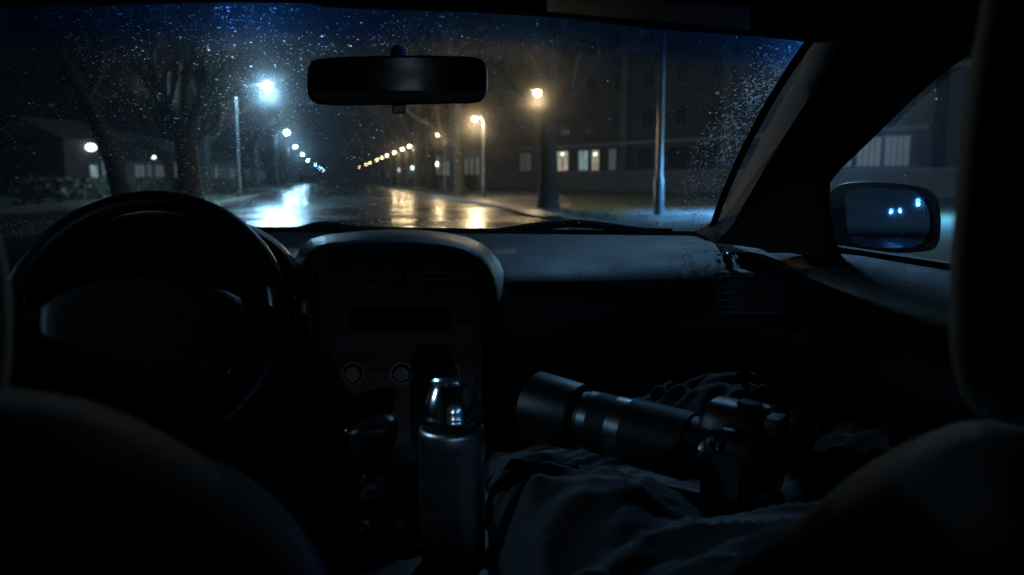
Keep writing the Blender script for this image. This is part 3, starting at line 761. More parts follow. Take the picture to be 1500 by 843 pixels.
# dashboard -----------------------------------------------------------------------------
DR = [(342, 0, 1044), (350, -.10, 1075), (364, -.24, 1115), (384, -.36, 1150), (398, -.405, 1166), (412, -.43, 1174), (432, -.45, 1182), (470, -.455, 1190), (508, -.455, 1196), (512, -.445, 1197), (516, -.455, 1198), (560, -.475, 1205), (640, -.49, 1220), (760, -.43, 1240), (860, -.3, 1260)]
rows = []
for py, dY, pr_ in DR:
    row = []
    for i in range(61):
        px = lerp(-330 if py > 345 else -18, pr_, i / 60)
        k = min(1, max(0, (py - 342) / 60))
        Y = lerp(ybase(min(max(px, -15), 1044)), 1.79, k) + dY
        Y -= .05 * max(0, (px - 900) / 300) ** 2 * k
        yy = py if py > 345 else poly(BASE, px) + 4
        row.append(at(px, yy, Y))
    rows.append(row)
dash = obj('dashboard', MB().loft(rows), M['vinyl'], car, smooth=60, sub=1)
# defroster grille near the right corner, small slots
g = MB()
for k in range(9):
    a = at(1052 + k * 9, 372 + k * 2.2, 1.425 - k * .006); g.frame_box(a, V((1, 0, 0)), V((.15, .8, .25)).normalized(), V((0, -.35, .94)), -.0028, .0028, -.010, .010, .0005, .004)
obj('defroster_grille', g, M['plastic'], dash, smooth=None)
# glovebox catch line
obj('glovebox_lip', MB().tube([at(px, 500 + (px - 900) * -.03, 1.322) for px in range(760, 1100, 20)], .003, 6), M['vinyl_dark'], dash)

# instrument hood ---------------------------------------------------------------------------
LIP = resample([(28, 470), (38, 420), (62, 378), (100, 347), (155, 324), (230, 313), (305, 317), (362, 332), (402, 354), (430, 385), (446, 425), (452, 475), (452, 540)], 40)
cxp, cyp = 240, 470
def hoodrow(s, Y, dx=0, dy=0): return [at(cxp + (x - cxp) * s + dx, cyp + (y - cyp) * s + dy, Y) for x, y in LIP]
rows = [hoodrow(.90, 1.44, 0, 6), hoodrow(.945, 1.30, 0, 2), hoodrow(.965, 1.262), hoodrow(.985, 1.25), hoodrow(1.0, 1.256), hoodrow(1.012, 1.27), hoodrow(1.02, 1.31)]
rows.append([at(cxp + (x - cxp) * 1.03, cyp + (y - cyp) * 1.0 + 4, 1.46) for x, y in LIP])
rows.append([at(cxp + (x - cxp) * 1.05, cyp + (y - cyp) * .85 + 10, 1.66) for x, y in LIP])
hood = obj('instrument_hood', MB().loft(rows), M['vinyl'], car, smooth=60)
ip = obj('instrument_panel', MB().prism([at(cxp + (x - cxp) * .93, cyp + (y - cyp) * .93, 1.43) for x, y in LIP], V((0, 1, 0)), .02), M['hole'], car)
for px in (165, 300):
    c = at(px, 400, 1.42); ring = [c + V((.052 * math.cos(a), 0, .052 * math.sin(a))) for a in [2 * math.pi * k / 40 for k in range(40)]]
    inn = [c + (p - c) * .94 for p in ring]
    obj('gauge', MB().ring(ring, inn, V((0, -1, 0)), .006), M['plastic'], ip)

# centre stack ----------------------------------------------------------------------------------
ARC = resample([(440, 760), (440, 600), (440, 480), (442, 415), (449, 380), (470, 360), (520, 354), (580, 352), (640, 355), (688, 365), (716, 388), (729, 425), (733, 480), (734, 600), (734, 760)], 60)
ccx, ccy = 592, 500
def YS(py): return 1.225 - (py - 370) * .00026
def arcrow(ins, dY):
    out = []
    for (x, y) in ARC:
        d = V((x - ccx, min(0, (y - 470)) * 1.0, 0)); d = d.normalized() if d.length > 1e-6 else d
        out.append(at(x - d.x * ins, y - d.y * ins, YS(y) + dY))
    return out
rows = [arcrow(-16, .17), arcrow(-9, .07), arcrow(-2, .01), arcrow(3, -.010), arcrow(10, -.016), arcrow(19, -.014), arcrow(25, -.002), arcrow(28, .012)]
hump = MB().loft(rows)
stack = obj('centre_stack', hump, M['vinyl'], car, smooth=60)
face = arcrow(27, .010)
obj('stack_face', MB().prism(face, V((0, 1, 0)), .02), M['plastic'], stack, smooth=30)
def SF(px, py, off=0): return at(px, py, YS(py) + .008 - off)
def pxprism(outline, off0, off1):
    a, b = [SF(x, y, off0) for x, y in outline], [SF(x, y, off1) for x, y in outline]
    return MB().loft([a, b], cu=True, cap=True)
def pxring(o, i, off0, off1):
    return MB().loft([[SF(x, y, off0) for x, y in o], [SF(x, y, off1) for x, y in o], [SF(x, y, off1) for x, y in i], [SF(x, y, off0) for x, y in i]], cu=True, cv=True)
def SFV(px, py, off=0): return SF(px, py, off + .012)
def vent(x0, y0, x1, y1, sl_y, tab, S=SFV, parent=car, rr=7):
    def pr(o, a, b): return MB().loft([[S(x, y, a) for x, y in o], [S(x, y, b) for x, y in o]], cu=True, cap=True)
    o, i = rrect(x0, y0, x1, y1, rr), rrect(x0 + 3.5, y0 + 3.5, x1 - 3.5, y1 - 3.5, rr - 2)
    mb = MB().loft([[S(x, y, .0) for x, y in o], [S(x, y, .009) for x, y in o], [S(x, y, .009) for x, y in i], [S(x, y, .001) for x, y in i]], cu=True, cv=True)
    vo = obj('air_vent', mb, M['trim'], parent, smooth=40, bevel=.0008)
    obj('vent_recess', pr(i, .0006, .0012), M['hole'], vo, smooth=None)
    for y in sl_y:
        a = [S(x0 + 4, y, .002), S(x1 - 4, y, .002), S(x1 - 4, y + 2.2, .008), S(x0 + 4, y + 2.2, .008)]
        obj('vent_slat', MB().prism(a, V((0, -.2, -1)).normalized(), .0012), M['trim'], vo, smooth=None)
    tx, ty, tw, th = tab
    obj('vent_tab', pr(rrect(tx - tw, ty - th, tx + tw, ty + th, 1.5), .006, .014), M['trim'], vo, smooth=30, bevel=.0006)
    return vo
vent(466, 378, 571, 422, (389, 398, 407, 415), (526, 400, 12, 2.4))
vent(594, 378, 696, 421, (389, 398, 407, 415), (638, 398, 12, 2.4))
hb = obj('hazard_button', pxprism(rrect(572.5, 380, 592.5, 420, 3), .001, .024), M['gloss'], car, smooth=30, bevel=.0008)
tri_o, tri_i = [(582.5, 389), (589, 410), (576, 410)], [(582.5, 395), (586, 407.5), (579, 407.5)]
obj('hazard_triangle', pxring(tri_o, tri_i, .0242, .0252), M['red'], hb, smooth=None)
# radio
rad = obj('radio', pxring(rrect(487, 436, 698, 516, 6), rrect(491, 440, 694, 512, 5), .001, .010), M['trim'], car, smooth=40, bevel=.0008)
obj('radio_face', pxprism(rrect(491.5, 440.5, 693.5, 511.5, 5), .0005, .006), M['plastic'], rad, smooth=30)
obj('screen_bezel', pxring(rrect(508, 446, 663, 489, 2), rrect(511, 449, 660, 486, 1.5), .0062, .0105), M['trim'], rad, smooth=40, bevel=.0005)
obj('screen', pxprism(rrect(511.3, 449.3, 659.7, 485.7, 1.5), .0062, .0072), M['gloss'], rad, smooth=None)
for x in (508, 535, 560, 586, 607, 625, 643, 666):
    b = obj('radio_button', pxprism(rrect(x - 8, 493, x + 8, 501, 2), .006, .0105), M['trim'], rad, smooth=30, bevel=.0006)
    obj('button_marking', MB().add([SF(x - 4 + dx, 497 + dy, .0109) for dx, dy in ((0, -.9), (8, -.9), (8, .7), (0, .7))], [(0, 1, 2, 3)]), M['mark'], rad, smooth=None)
for (x, y) in ((499, 462), (499, 480), (673, 452), (683, 452), (673, 470), (683, 470)):
    obj('radio_button', pxprism(rrect(x - 3.4, y - 3.4, x + 3.4, y + 3.4, 1.5), .006, .0095), M['gloss'], rad, smooth=30, bevel=.0005)
# climate controls
cl = obj('climate_control', pxring(rrect(493, 527, 699, 576, 7), rrect(496, 530, 696, 573, 6), .001, .007), M['trim'], car, smooth=40, bevel=.0007)
obj('climate_face', pxprism(rrect(496.4, 530.4, 695.6, 572.6, 6), .0006, .004), M['plastic'], cl, smooth=30)
for x in (517, 588, 658):
    c0, c1 = SF(x, 547, .004), SF(x, 547, .020); A = V((0, -1, .12)).normalized()
    dl = obj('dial', MB().lathe(c0, A, [(0, .0145), (.003, .0145), (.004, .0125), (.016, .0115), (.018, .0105), (.018, .0001)], 28), M['plastic'], cl, smooth=35)
    obj('dial', MB().lathe(c0, A, [(.0001, .0146), (.0001, .0158), (.003, .0158), (.003, .0146)], 32), M['chrome'], cl, smooth=30)
for x0 in (540, 610):
    for k in range(4):
        obj('climate_marking', MB().add([SF(x0 + k * 6.5 + dx, 556 + dy, .0046) for dx, dy in ((0, -2), (4.5, -2), (4.5, 2), (0, 2))], [(0, 1, 2, 3)]), M['mark'], cl, smooth=None)
    obj('climate_slider', pxprism(rrect(x0 - 2, 540, x0 + 28, 544, 2), .004, .0065), M['gloss'], cl, smooth=30)
# passenger side vent
def SV(px, py, off=0): return at(px, py, 1.292 - (px - 1100) * .0009 - off)
pod = MB().loft([[SV(x, y, -.06) for x, y in rrect(1036, 394, 1164, 474, 22)], [SV(x, y, -.004) for x, y in rrect(1041, 399, 1159, 469, 18)], [SV(x, y, 0) for x, y in rrect(1047, 403, 1153, 464, 14)], [SV(x, y, -.004) for x, y in rrect(1050, 406, 1150, 461, 12)]], cu=True, cap=True)
obj('vent_pod', pod, M['vinyl_dark'], car, smooth=50)
vent(1050, 404, 1151, 461, (417, 427, 437, 447), (1104, 431, 13, 2.4), S=lambda x, y, o=0: SV(x, y, o + .001), rr=10)

# steering wheel ----------------------------------------------------------------------------------
wc = at(212, 470, 1.16); TL = R(25)
WU, WV, WNn = V((1, 0, 0)), V((0, math.sin(TL), math.cos(TL))), V((0, -math.cos(TL), math.sin(TL)))
def WP(u, v, n=0): return wc + WU * u + WV * v + WNn * n
sw = thing('steering_wheel', wc.to_tuple()); sw.parent = car
RW = .1775
obj('rim', MB().tube([WP(RW * math.cos(a), RW * math.sin(a)) for a in [2 * math.pi * k / 72 for k in range(72)]], .0145, 16, closed=True), M['leather'], sw, smooth=180)
pad = resample([(-.135, .02), (-.10, .045), (-.03, .062), (.03, .062), (.10, .045), (.135, .02), (.13, -.03), (.10, -.085), (.05, -.112), (-.05, -.112), (-.10, -.085), (-.13, -.03), (-.135, .02)], 48)[:-1]
obj('airbag_cover', MB().puff([WP(u, v, -.01) for u, v in pad], WNn, .075, rnd=.6, shrink=.28), M['vinyl_dark'], sw, smooth=180)
for (a0, a1, w0, w1) in ((8, 5, .04, .028), (172, 175, .04, .028), (-62, -60, .030, .022), (-118, -120, .030, .022)):
    p0, p1 = WP(.10 * math.cos(R(a0)), .09 * math.sin(R(a0)) - .0, -.012), WP((RW - .006) * math.cos(R(a1)), (RW - .006) * math.sin(R(a1)), -.002)
    d = (p1 - p0).normalized(); sd = d.cross(WNn).normalized(); rows = []
    for t, w, th in ((0, w0, .016), (.5, lerp(w0, w1, .7), .013), (1, w1, .011)):
        p = p0.lerp(p1, t); rows.append([p + sd * (w / 2 * math.cos(a) * 1.0) + WNn * (th * math.sin(a)) for a in [2 * math.pi * k / 14 for k in range(14)]])
    obj('spoke', MB().loft(rows, cu=True, cap=True), M['plastic'], sw, smooth=60)
obj('switch_pod', MB().puff([WP(.105 + .024 * math.cos(a), -.055 + .034 * math.sin(a), .0) for a in [2 * math.pi * k / 20 for k in range(20)]], WNn, .03), M['gloss'], sw, smooth=60)
obj('switch_pod', MB().puff([WP(-.105 + .024 * math.cos(a), -.055 + .034 * math.sin(a), .0) for a in [2 * math.pi * k / 20 for k in range(20)]], WNn, .03), M['gloss'], sw, smooth=60)
obj('steering_column', MB().lathe(WP(0, 0, -.02), -WNn, [(0, .05), (.05, .062), (.2, .07), (.3, .07)], 24), M['vinyl_dark'], car, smooth=50)
st = MB().tube([at(330, 452, 1.24), at(390, 442, 1.235), at(422, 437, 1.23)], [.008, .0075, .009], 10)
sk = obj('column_stalk', st, M['plastic'], car, smooth=50)
obj('stalk_tip', MB().lathe(at(420, 437, 1.23), V((1, -.3, .1)), [(0, .009), (.004, .0108), (.016, .0108), (.019, .009)], 18), M['chrome'], sk, smooth=40)

# rear-view mirror ---------------------------------------------------------------------------------------
mo = [(452, 98), (456, 90), (470, 86), (520, 83), (585, 81.5), (650, 82), (695, 84), (708, 90), (714, 102), (714, 130), (710, 143), (698, 151), (640, 153), (585, 154), (520, 155), (470, 154), (457, 148), (451, 138), (450, 115), (452, 98)]
mo = resample(mo, 64)[:-1]
rm = MB(); mcx, mcy = 583, 118
def mrow(s_, Y): return [at(mcx + (x - mcx) * (1 - (1 - s_) * .36), mcy + (y - mcy) * s_, Y) for x, y in mo]
rm.loft([mrow(.55, 1.115), mrow(.85, 1.10), mrow(.97, 1.08), mrow(1.0, 1.06), mrow(1.0, 1.045), mrow(.97, 1.040), mrow(.92, 1.041), mrow(.90, 1.046)], cu=True, cap=True)
M['mirror_shell'] = mat('mirror_shell', (.006, .006, .0065), .5)
rv = obj('rear_view_mirror', rm, M['mirror_shell'], car, smooth=50)
obj('mirror_glass', MB().add([at(mcx + (x - mcx) * .966, mcy + (y - mcy) * .905, 1.0445 + (y - mcy) * .00009) for x, y in mo], [tuple(range(len(mo)))]), mat('dimmed_mirror', (.014, .014, .016), .06, metal=1), rv, smooth=None)
obj('mirror_stem', MB().tube([at(583, 108, 1.10), at(583, 92, 1.13), at(583, 82, 1.17), at(583, 80, 1.215)], [.011, .011, .011, .013], 14), M['hole'], rv)
obj('dimmer_tab', MB().hexa([at(574 if not i & 1 else 595, 150 if not i & 4 else 167, 1.05 if not i & 2 else 1.07) for i in range(8)]), M['plastic'], rv, smooth=None, bevel=.002)

# door on the passenger side ---------------------------------------------------------------------------------
prof = [(.735, 1.085), (.722, 1.082), (.700, 1.078), (.675, 1.062), (.655, 1.040), (.650, 1.022), (.656, 1.006), (.664, .996), (.664, .93), (.668, .90), (.672, .80), (.672, .76), (.655, .74), (.66, .70), (.68, .55), (.68, .3)]
rows = []
for k in range(25):
    y = lerp(1.56, -.1, k / 24)
    rows.append([V((x - .02 * max(0, (y - 1.2) / .36) ** 2, y, z - (.03 * max(0, (y - 1.25) / .3)))) for x, z in prof])
door = obj('door', MB().loft(rows), M['vinyl'], car, smooth=50, sub=1)
hx = .662
ho = [atx(x, y, hx) for x, y in resample([(1268, 460), (1275, 453), (1300, 456), (1345, 472), (1353, 480), (1352, 520), (1345, 528), (1300, 514), (1275, 503), (1268, 492), (1268, 460)], 40)[:-1]]
cc = sum(ho, V()) / len(ho)
hi = [cc + (p - cc) * .86 for p in ho]
hd = obj('door_handle', MB().ring(ho, hi, V((-1, 0, 0)), .010), M['plastic'], door, smooth=40, bevel=.001)
obj('handle_recess', MB().prism(hi, V((-1, 0, 0)), .002), M['hole'], door, smooth=None)
lv_ = [atx(x, y, hx - .010) for x, y in ((1281, 486), (1290, 497), (1305, 504), (1318, 507), (1330, 504), (1338, 490))]
obj('handle_lever', MB().tube(lv_, [.003, .005, .006, .007, .006, .004], 10), M['gloss'], door, smooth=60)
# door window
sgm = bpy.data.materials.new('side_glass'); sgm.use_nodes = True; film_glass(sgm, False, .05, .012)
wo = [atx(x, y, xx) for (x, y), xx in (((1206, 380), .728), ((1196, 290), .722), ((1200, 258), .715), ((1262, 199), .69), ((1330, 131), .665), ((1400, 74), .655), ((1452, 35), .65))]
wo += [V((.64, .5, 1.40)), V((.64, .3, 1.40)), V((.72, .3, 1.08))]
wg = obj('door_window', MB().add(wo, [tuple(range(len(wo)))]), sgm, door, smooth=None)
dv2, df2 = [], []
for _ in range(150):
    px, py = rnd.uniform(1215, 1445), rnd.uniform(60, 375)
    if py < 262 - (px - 1200) * .92: continue
    if rnd.random() > (.9 if py < 200 else .25): continue
    p = atx(px, py, lerp(.655, .725, max(0, min(1, (py - 60) / 300)))); r = .0006 * math.exp(rnd.gauss(0, .4))
    drop(dv2, df2, p + V((.002, 0, 0)), V((1, 0, .15)).normalized(), r, r * .5)
obj('raindrops', MB().add(dv2, df2), dm, wg, smooth=180, kind='stuff')
obj('window_seal', MB().tube([V((.722, 1.5, 1.068)), V((.722, 1.34, 1.082)), V((.722, .3, 1.086))], .008, 8), M['rubber'], door)
# driver's door, outside the frame
rows = [[V((-x, lerp(1.5, -.1, k / 12), z)) for x, z in prof] for k in range(13)]
obj('door', MB().loft(rows), M['vinyl'], car, smooth=50)

# wing mirror -----------------------------------------------------------------------------------------------------
mp = atx(1300, 318, .95)
vd = (mp - C0).normalized(); back = V((.26, -1, .075)).normalized(); mn = (back - vd).normalized()
hous = resample([(1206, 330), (1207, 300), (1214, 282), (1232, 270), (1265, 266), (1310, 268), (1352, 275), (1370, 287), (1377, 305), (1378, 340), (1373, 360), (1360, 368), (1320, 371), (1270, 371), (1235, 366), (1215, 358), (1206, 330)], 60)[:-1]
gls = resample([(1239, 290), (1243, 281), (1256, 277), (1300, 276.5), (1345, 281), (1358, 288), (1364, 300), (1365, 335), (1360, 355), (1350, 361), (1300, 363), (1262, 361), (1248, 352), (1241, 330), (1239, 290)], 60)[:-1]
hcx, hcy = 1300, 320
def hrow(pts, s_, off): return [rayplane(hcx + (x - hcx) * s_, hcy + (y - hcy) * s_, mp - mn * off, mn) for x, y in pts]
hm = MB().loft([hrow(hous, .6, .11), hrow(hous, .88, .075), hrow(hous, .98, .035), hrow(hous, 1, .008), hrow(hous, .985, -.004), hrow(gls, 1.03, -.002), hrow(gls, 1.005, .006)], cu=True, cap=False)
hm.add(hrow(hous, .6, .11), [tuple(range(len(hous)))])
wm = obj('wing_mirror', hm, M['mirror_shell'], car, smooth=50)
RM = 1.15
rows = []
for k in range(0, 9):
    f_ = max(.001, k / 8 * 1.01); row = hrow(gls, f_, .0)
    rows.append([p - mn * (.001 + (p - mp).length_squared / (2 * RM)) for p in row])
gm_ = MB().loft(rows, cu=True); gm_.f.append(tuple(range(len(rows[0]))))
obj('mirror_glass', gm_, M['mirror'], wm, smooth=180)
a = atx(1215, 345, .86); obj('mirror_arm', MB().tube([V((.735, a.y - .02, a.z - .05)), V((.80, a.y, a.z - .02)), V((.90, a.y + .04, a.z))], [.05, .04, .03], 14), M['paint'], wm)

# lamps behind the car whose light shows in that mirror
for px, py, D in ((1306, 308, 44), (1319, 307, 52), (1346, 294, 30)):
    P = rayplane(px, py, mp, mn); nl = (mn * 1.15 + (P - mp)).normalized(); d_ = (P - C0).normalized(); r_ = d_ - nl * (2 * d_.dot(nl)); e_ = P + r_ * D
    t = lamp('blue', e_.z, .6, 300, LAMP_BLUE, 'blue-white street lamp behind the car, a glowing dot in the wing mirror', 'lamps reflected in the wing mirror', bulb=.3)
    t.location = (e_.x + .8, e_.y, 0)
t = lamp('white', 5.2, 1.2, 500, (.75, .88, 1.0), 'added flood lamp behind the car lighting the cabin from the rear, out of view', 'lamps reflected in the wing mirror', bulb=.2, spot=16)
t.location = (2.2, -42, 0)  # narrow flood added behind the car to lift the dark centre stack
lo = [c for c in t.children if c.type == 'LIGHT'][0]
lo.rotation_euler = (V((0, 1, 1.0)) - V((1.2, -42, 4.8))).to_track_quat('-Z', 'Y').to_euler()
# seats ------------------------------------------------------------------------------------------------------------------
def seat_mesh(pts, Yf, n=60, bulge=.07, cx=None, cy=None, rows_=((.50, -.10), (.80, -.085), (.93, -.055), (.985, -.02), (1, 0.01), (.99, .035), (.95, .055), (.85, .075), (.55, .09))):
    p = resample(pts, n)[:-1]; cx = cx or sum(q[0] for q in p) / len(p); cy = cy or sum(q[1] for q in p) / len(p)
    rows = []
    for s_, d in rows_:
        rows.append([at(cx + (x - cx) * s_, cy + (y - cy) * s_, Yf(y) + d) for x, y in p])
    return MB().loft(rows, cu=True, cap=True)
dseat = [(-700, 700), (-620, 600), (-400, 560), (-150, 556), (0, 565), (70, 574), (150, 592), (250, 640), (330, 690), (400, 748), (450, 805), (480, 850), (520, 960), (540, 1150), (-700, 1150), (-700, 700)]
ss = thing('seat', (-.4, .45, 0)); ss.parent = car; ss['label'] = 'driver seat, only its shoulder in view'
obj('backrest', seat_mesh(dseat, lambda y: .45 + .0004 * (y - 580)), M['seat'], ss, smooth=180)
bol = [(245, 655), (300, 668), (350, 690), (400, 728), (450, 785), (485, 850), (510, 960), (480, 1000), (430, 900), (380, 810), (320, 730), (270, 690), (245, 655)]
obj('side_bolster', seat_mesh(bol, lambda y: .52 + .0003 * (y - 580), 40, rows_=((.3, -.045), (.7, -.035), (.92, -.015), (1, .01), (.9, .03), (.6, .045))), M['seat'], ss, smooth=180)
hl = [(-300, 300), (-60, 310), (-8, 330), (10, 380), (17, 440), (17, 520), (8, 570), (-20, 600), (-300, 610), (-300, 300)]
obj('headrest', seat_mesh(hl, lambda y: .44, 40, rows_=((.6, -.05), (.9, -.04), (.98, -.015), (1, .01), (.97, .03), (.85, .05), (.5, .06))), M['seat'], ss, smooth=180)
obj('seat_cushion', MB().puff([V((-.40 + .27 * c_, .75 + .30 * s_, .62)) for c_, s_ in rrect(-1, -1, 1, 1, .35)], Z, .16, shrink=.12), M['seat'], ss, smooth=180)
pseat = [(1010, 1150), (985, 960), (1000, 880), (1036, 838), (1108, 799), (1180, 752), (1244, 698), (1305, 659), (1350, 637), (1395, 621), (1435, 614), (1480, 622), (1560, 640), (1800, 680), (2000, 800), (2000, 1150), (1010, 1150)]
ps = thing('seat', (.45, .45, 0)); ps.parent = car; ps['label'] = 'passenger seat, its rounded shoulder in view'
obj('backrest', seat_mesh(pseat, lambda y: .44 + .0004 * (y - 600), rows_=((.50, -.10), (.82, -.085), (.94, -.05), (.985, -.02), (1, 0.01), (.99, .035), (.95, .055), (.85, .075), (.55, .09))), M['seat'], ps, smooth=180)
hr = [(1452, -80), (1436, 10), (1418, 120), (1402, 260), (1391, 400), (1390, 480), (1396, 545), (1415, 590), (1450, 615), (1560, 622), (1760, 600), (1800, 300), (1760, -80), (1600, -110), (1452, -80)]
obj('headrest', seat_mesh(hr, lambda y: .42, 60, rows_=((.55, -.06), (.86, -.05), (.96, -.03), (1, .0), (.985, .03), (.93, .05), (.6, .07))), M['seat'], ps, smooth=180)
obj('seat_cushion', MB().puff([V((.40 + .29 * c_, .80 + .36 * s_, .70)) for c_, s_ in rrect(-1, -1, 1, 1, .35)], Z, .16, shrink=.12), M['seat'], ps, smooth=180)

# centre console, gear lever ----------------------------------------------------------------------------------------------
ZC = .79
xl, xr = at(452, 760, 1.1).x, at(738, 760, 1.0).x
cons = MB()
rows = []
for y in (1.25, 1.12, 1.0, .85, .7, .5, .2):
    z = ZC
    rows.append([V((xl - .01, y, .45)), V((xl - .006, y, z - .03)), V((xl, y, z - .008)), V((xl + .012, y, z)), V((xr - .012, y, z)), V((xr, y, z - .008)), V((xr + .006, y, z - .03)), V((xr + .01, y, .45))])
cs = obj('centre_console', MB().loft(rows, cap=True), M['vinyl_dark'], car, smooth=40)
# shift surround
sx0, sx1 = atz(462, 800, ZC).x, atz(612, 800, ZC).x
gy = atz(545, 770, ZC).y
gl0 = thing('gear_lever', (atz(545, 770, ZC).x, gy, ZC)); gl0.parent = car
gx = gl0.location.x
fo = [V((gx + a_, gy + b_, ZC + .002)) for a_, b_ in rrect(-.058, -.085, .062, .105, .02)]
fi = [V((gx + a_, gy + b_, ZC + .002)) for a_, b_ in rrect(-.052, -.079, .056, .099, .016)]
obj('shift_surround', MB().ring(fo, fi, Z, .006), M['chrome'], gl0, smooth=40, bevel=.001)
gt = MB(); rows = []
nr, nk = 22, 64
ktop = at(548, 690, gy + .01)
for i in range(nr + 1):
    t = i / nr; row = []
    for q in range(nk):
        a = 2 * math.pi * q / nk
        ex = abs(math.cos(a)) ** .6 * (1 if math.cos(a) > 0 else -1); ey = abs(math.sin(a)) ** .6 * (1 if math.sin(a) > 0 else -1)
        rx, ry = lerp(.053, .014, t ** .55), lerp(.088, .014, t ** .5)
        p = V((gx + .002, gy + .008, ZC + .004)).lerp(ktop, t ** 1.15) + V((ex * rx, ey * ry, 0))
        am = .016 * math.sin(math.pi * min(1, t * 1.1)) if t < .92 else 0
        nz = noise.noise(p * 42) + .6 * noise.noise(p * 95 + V((3, 1, 7)))
        p += V((math.cos(a), math.sin(a), .8)) * am * nz
        row.append(p)
    rows.append(row)
obj('gaiter', MB().loft(rows, cu=True), M['gaiter'], gl0, smooth=180)
# knob: broad rounded top tapering to the shaft
kb = MB(); rows = []
for py, w, dpt, dx in ((716, 13, .010, 4), (700, 17, .012, 3), (682, 23, .015, 2), (665, 29, .018, 1), (650, 33.5, .021, 0), (638, 36.5, .023, 0), (629, 37.5, .024, 0), (622, 36, .023, 0), (618, 32.5, .021, 0), (615.5, 27, .017, 0), (614, 19, .011, 0), (613.4, 9, .005, 0)):
    c = at(547 + dx, py, gy + .02); wd = w * c.y / FPX
    rows.append([c + V((wd * abs(math.cos(a)) ** .75 * math.copysign(1, math.cos(a)), dpt * abs(math.sin(a)) ** .75 * math.copysign(1, math.sin(a)), .004 * math.cos(a))) for a in [2 * math.pi * k / 28 for k in range(28)]])
kb.loft(rows, cu=True, cap=True)
obj('knob', kb, M['leather'], gl0, smooth=60)
bc = at(512, 633, gy + .015); obj('release_button', MB().lathe(bc + V((.004, 0, 0)), V((-1, -.2, 0)), [(0, .008), (.008, .008), (.010, .006)], 16), M['gloss'], gl0, smooth=40)

# car shell: floor, rear, bonnet, outer body ----------------------------------------------------------------
obj('floor_pan', MB().box((0, .3, .28), (1.5, 3.2, .04)), M['hole'], car, smooth=None)
obj('rear_bulkhead', MB().add([V((-.8, -.55, .25)), V((.8, -.55, .25)), V((.8, -.58, .98)), V((-.8, -.58, .98))], [(0, 1, 2, 3)]), M['lining'], car, smooth=None)
rows = []
for k in range(9):
    t = k / 8; y = lerp(1.92, 3.0, t); z0 = lerp(1.045, .86, t ** 1.6)
    rows.append([V((x, y - .12 * (x / .75) ** 2, z0 - .10 * abs(x / .75) ** 3)) for x in [lerp(-.78, .78, i / 16) for i in range(17)]])
obj('bonnet', MB().loft(rows), M['paint'], car, smooth=60)
rf = [[V((lerp(-.66, .70, i / 12), y, 1.44 + .10 * (1 - (i / 6 - 1) ** 2))) for i in range(13)] for y in (1.12, .6, 0, -.4, -.75)]
obj('roof', MB().loft(rf), M['paint'], car, smooth=60)
for s_ in (-1, 1): obj('body_side', MB().box((s_ * .79, .3, .60), (.06, 2.9, .80)), M['paint'], car, smooth=None, bevel=.02)

# ------------------------------------------------------------------ thermos on the console
tb_ = atz(664, 823, ZC + .001)
dpt = (tb_ - C0).dot(FW); k_ = dpt / FPX
th = thing('thermos_flask', tb_.to_tuple(), label='steel vacuum flask with cup lid standing upright on the centre console', category='flask')
rb = 47.5 * k_; hs = k_ / .955
def zz(py): return (823 - py) * hs
A = Z.copy()
obj('body', MB().lathe(tb_, A, [(0, rb * .90), (.003, rb * .96), (.008, rb * .985), (zz(760), rb * .995), (zz(650), rb), (zz(634), rb * .995), (zz(629), rb * .97), (zz(625), rb * .90), (zz(624), rb * .80)], 64), M['steel'], th, smooth=40)
obj('collar', MB().lathe(tb_, A, [(zz(626), rb * .82), (zz(624), rb * .88), (zz(617), rb * .88), (zz(616), rb * .82)], 48), M['rubber'], th, smooth=40)
cp = obj('cup_lid', MB().lathe(tb_, A, [(zz(619), rb * .86), (zz(617.5), rb * .945), (zz(612), rb * .95), (zz(609), rb * .925), (zz(606), rb * .905), (zz(600), rb * .895), (zz(590), rb * .85), (zz(580), rb * .77), (zz(572), rb * .69), (zz(568), rb * .655), (zz(565.5), rb * .62), (zz(566.5), rb * .56), (zz(568), rb * .50), (zz(568), .0002)], 64), M['steel_polish'], th, smooth=30)
obj('lid_emblem', MB().lathe(tb_ + Z * zz(568), A, [(-.0002, rb * .22), (.0012, rb * .22), (.0016, rb * .19), (.0016, .0002)], 32), M['silver'], cp, smooth=30)

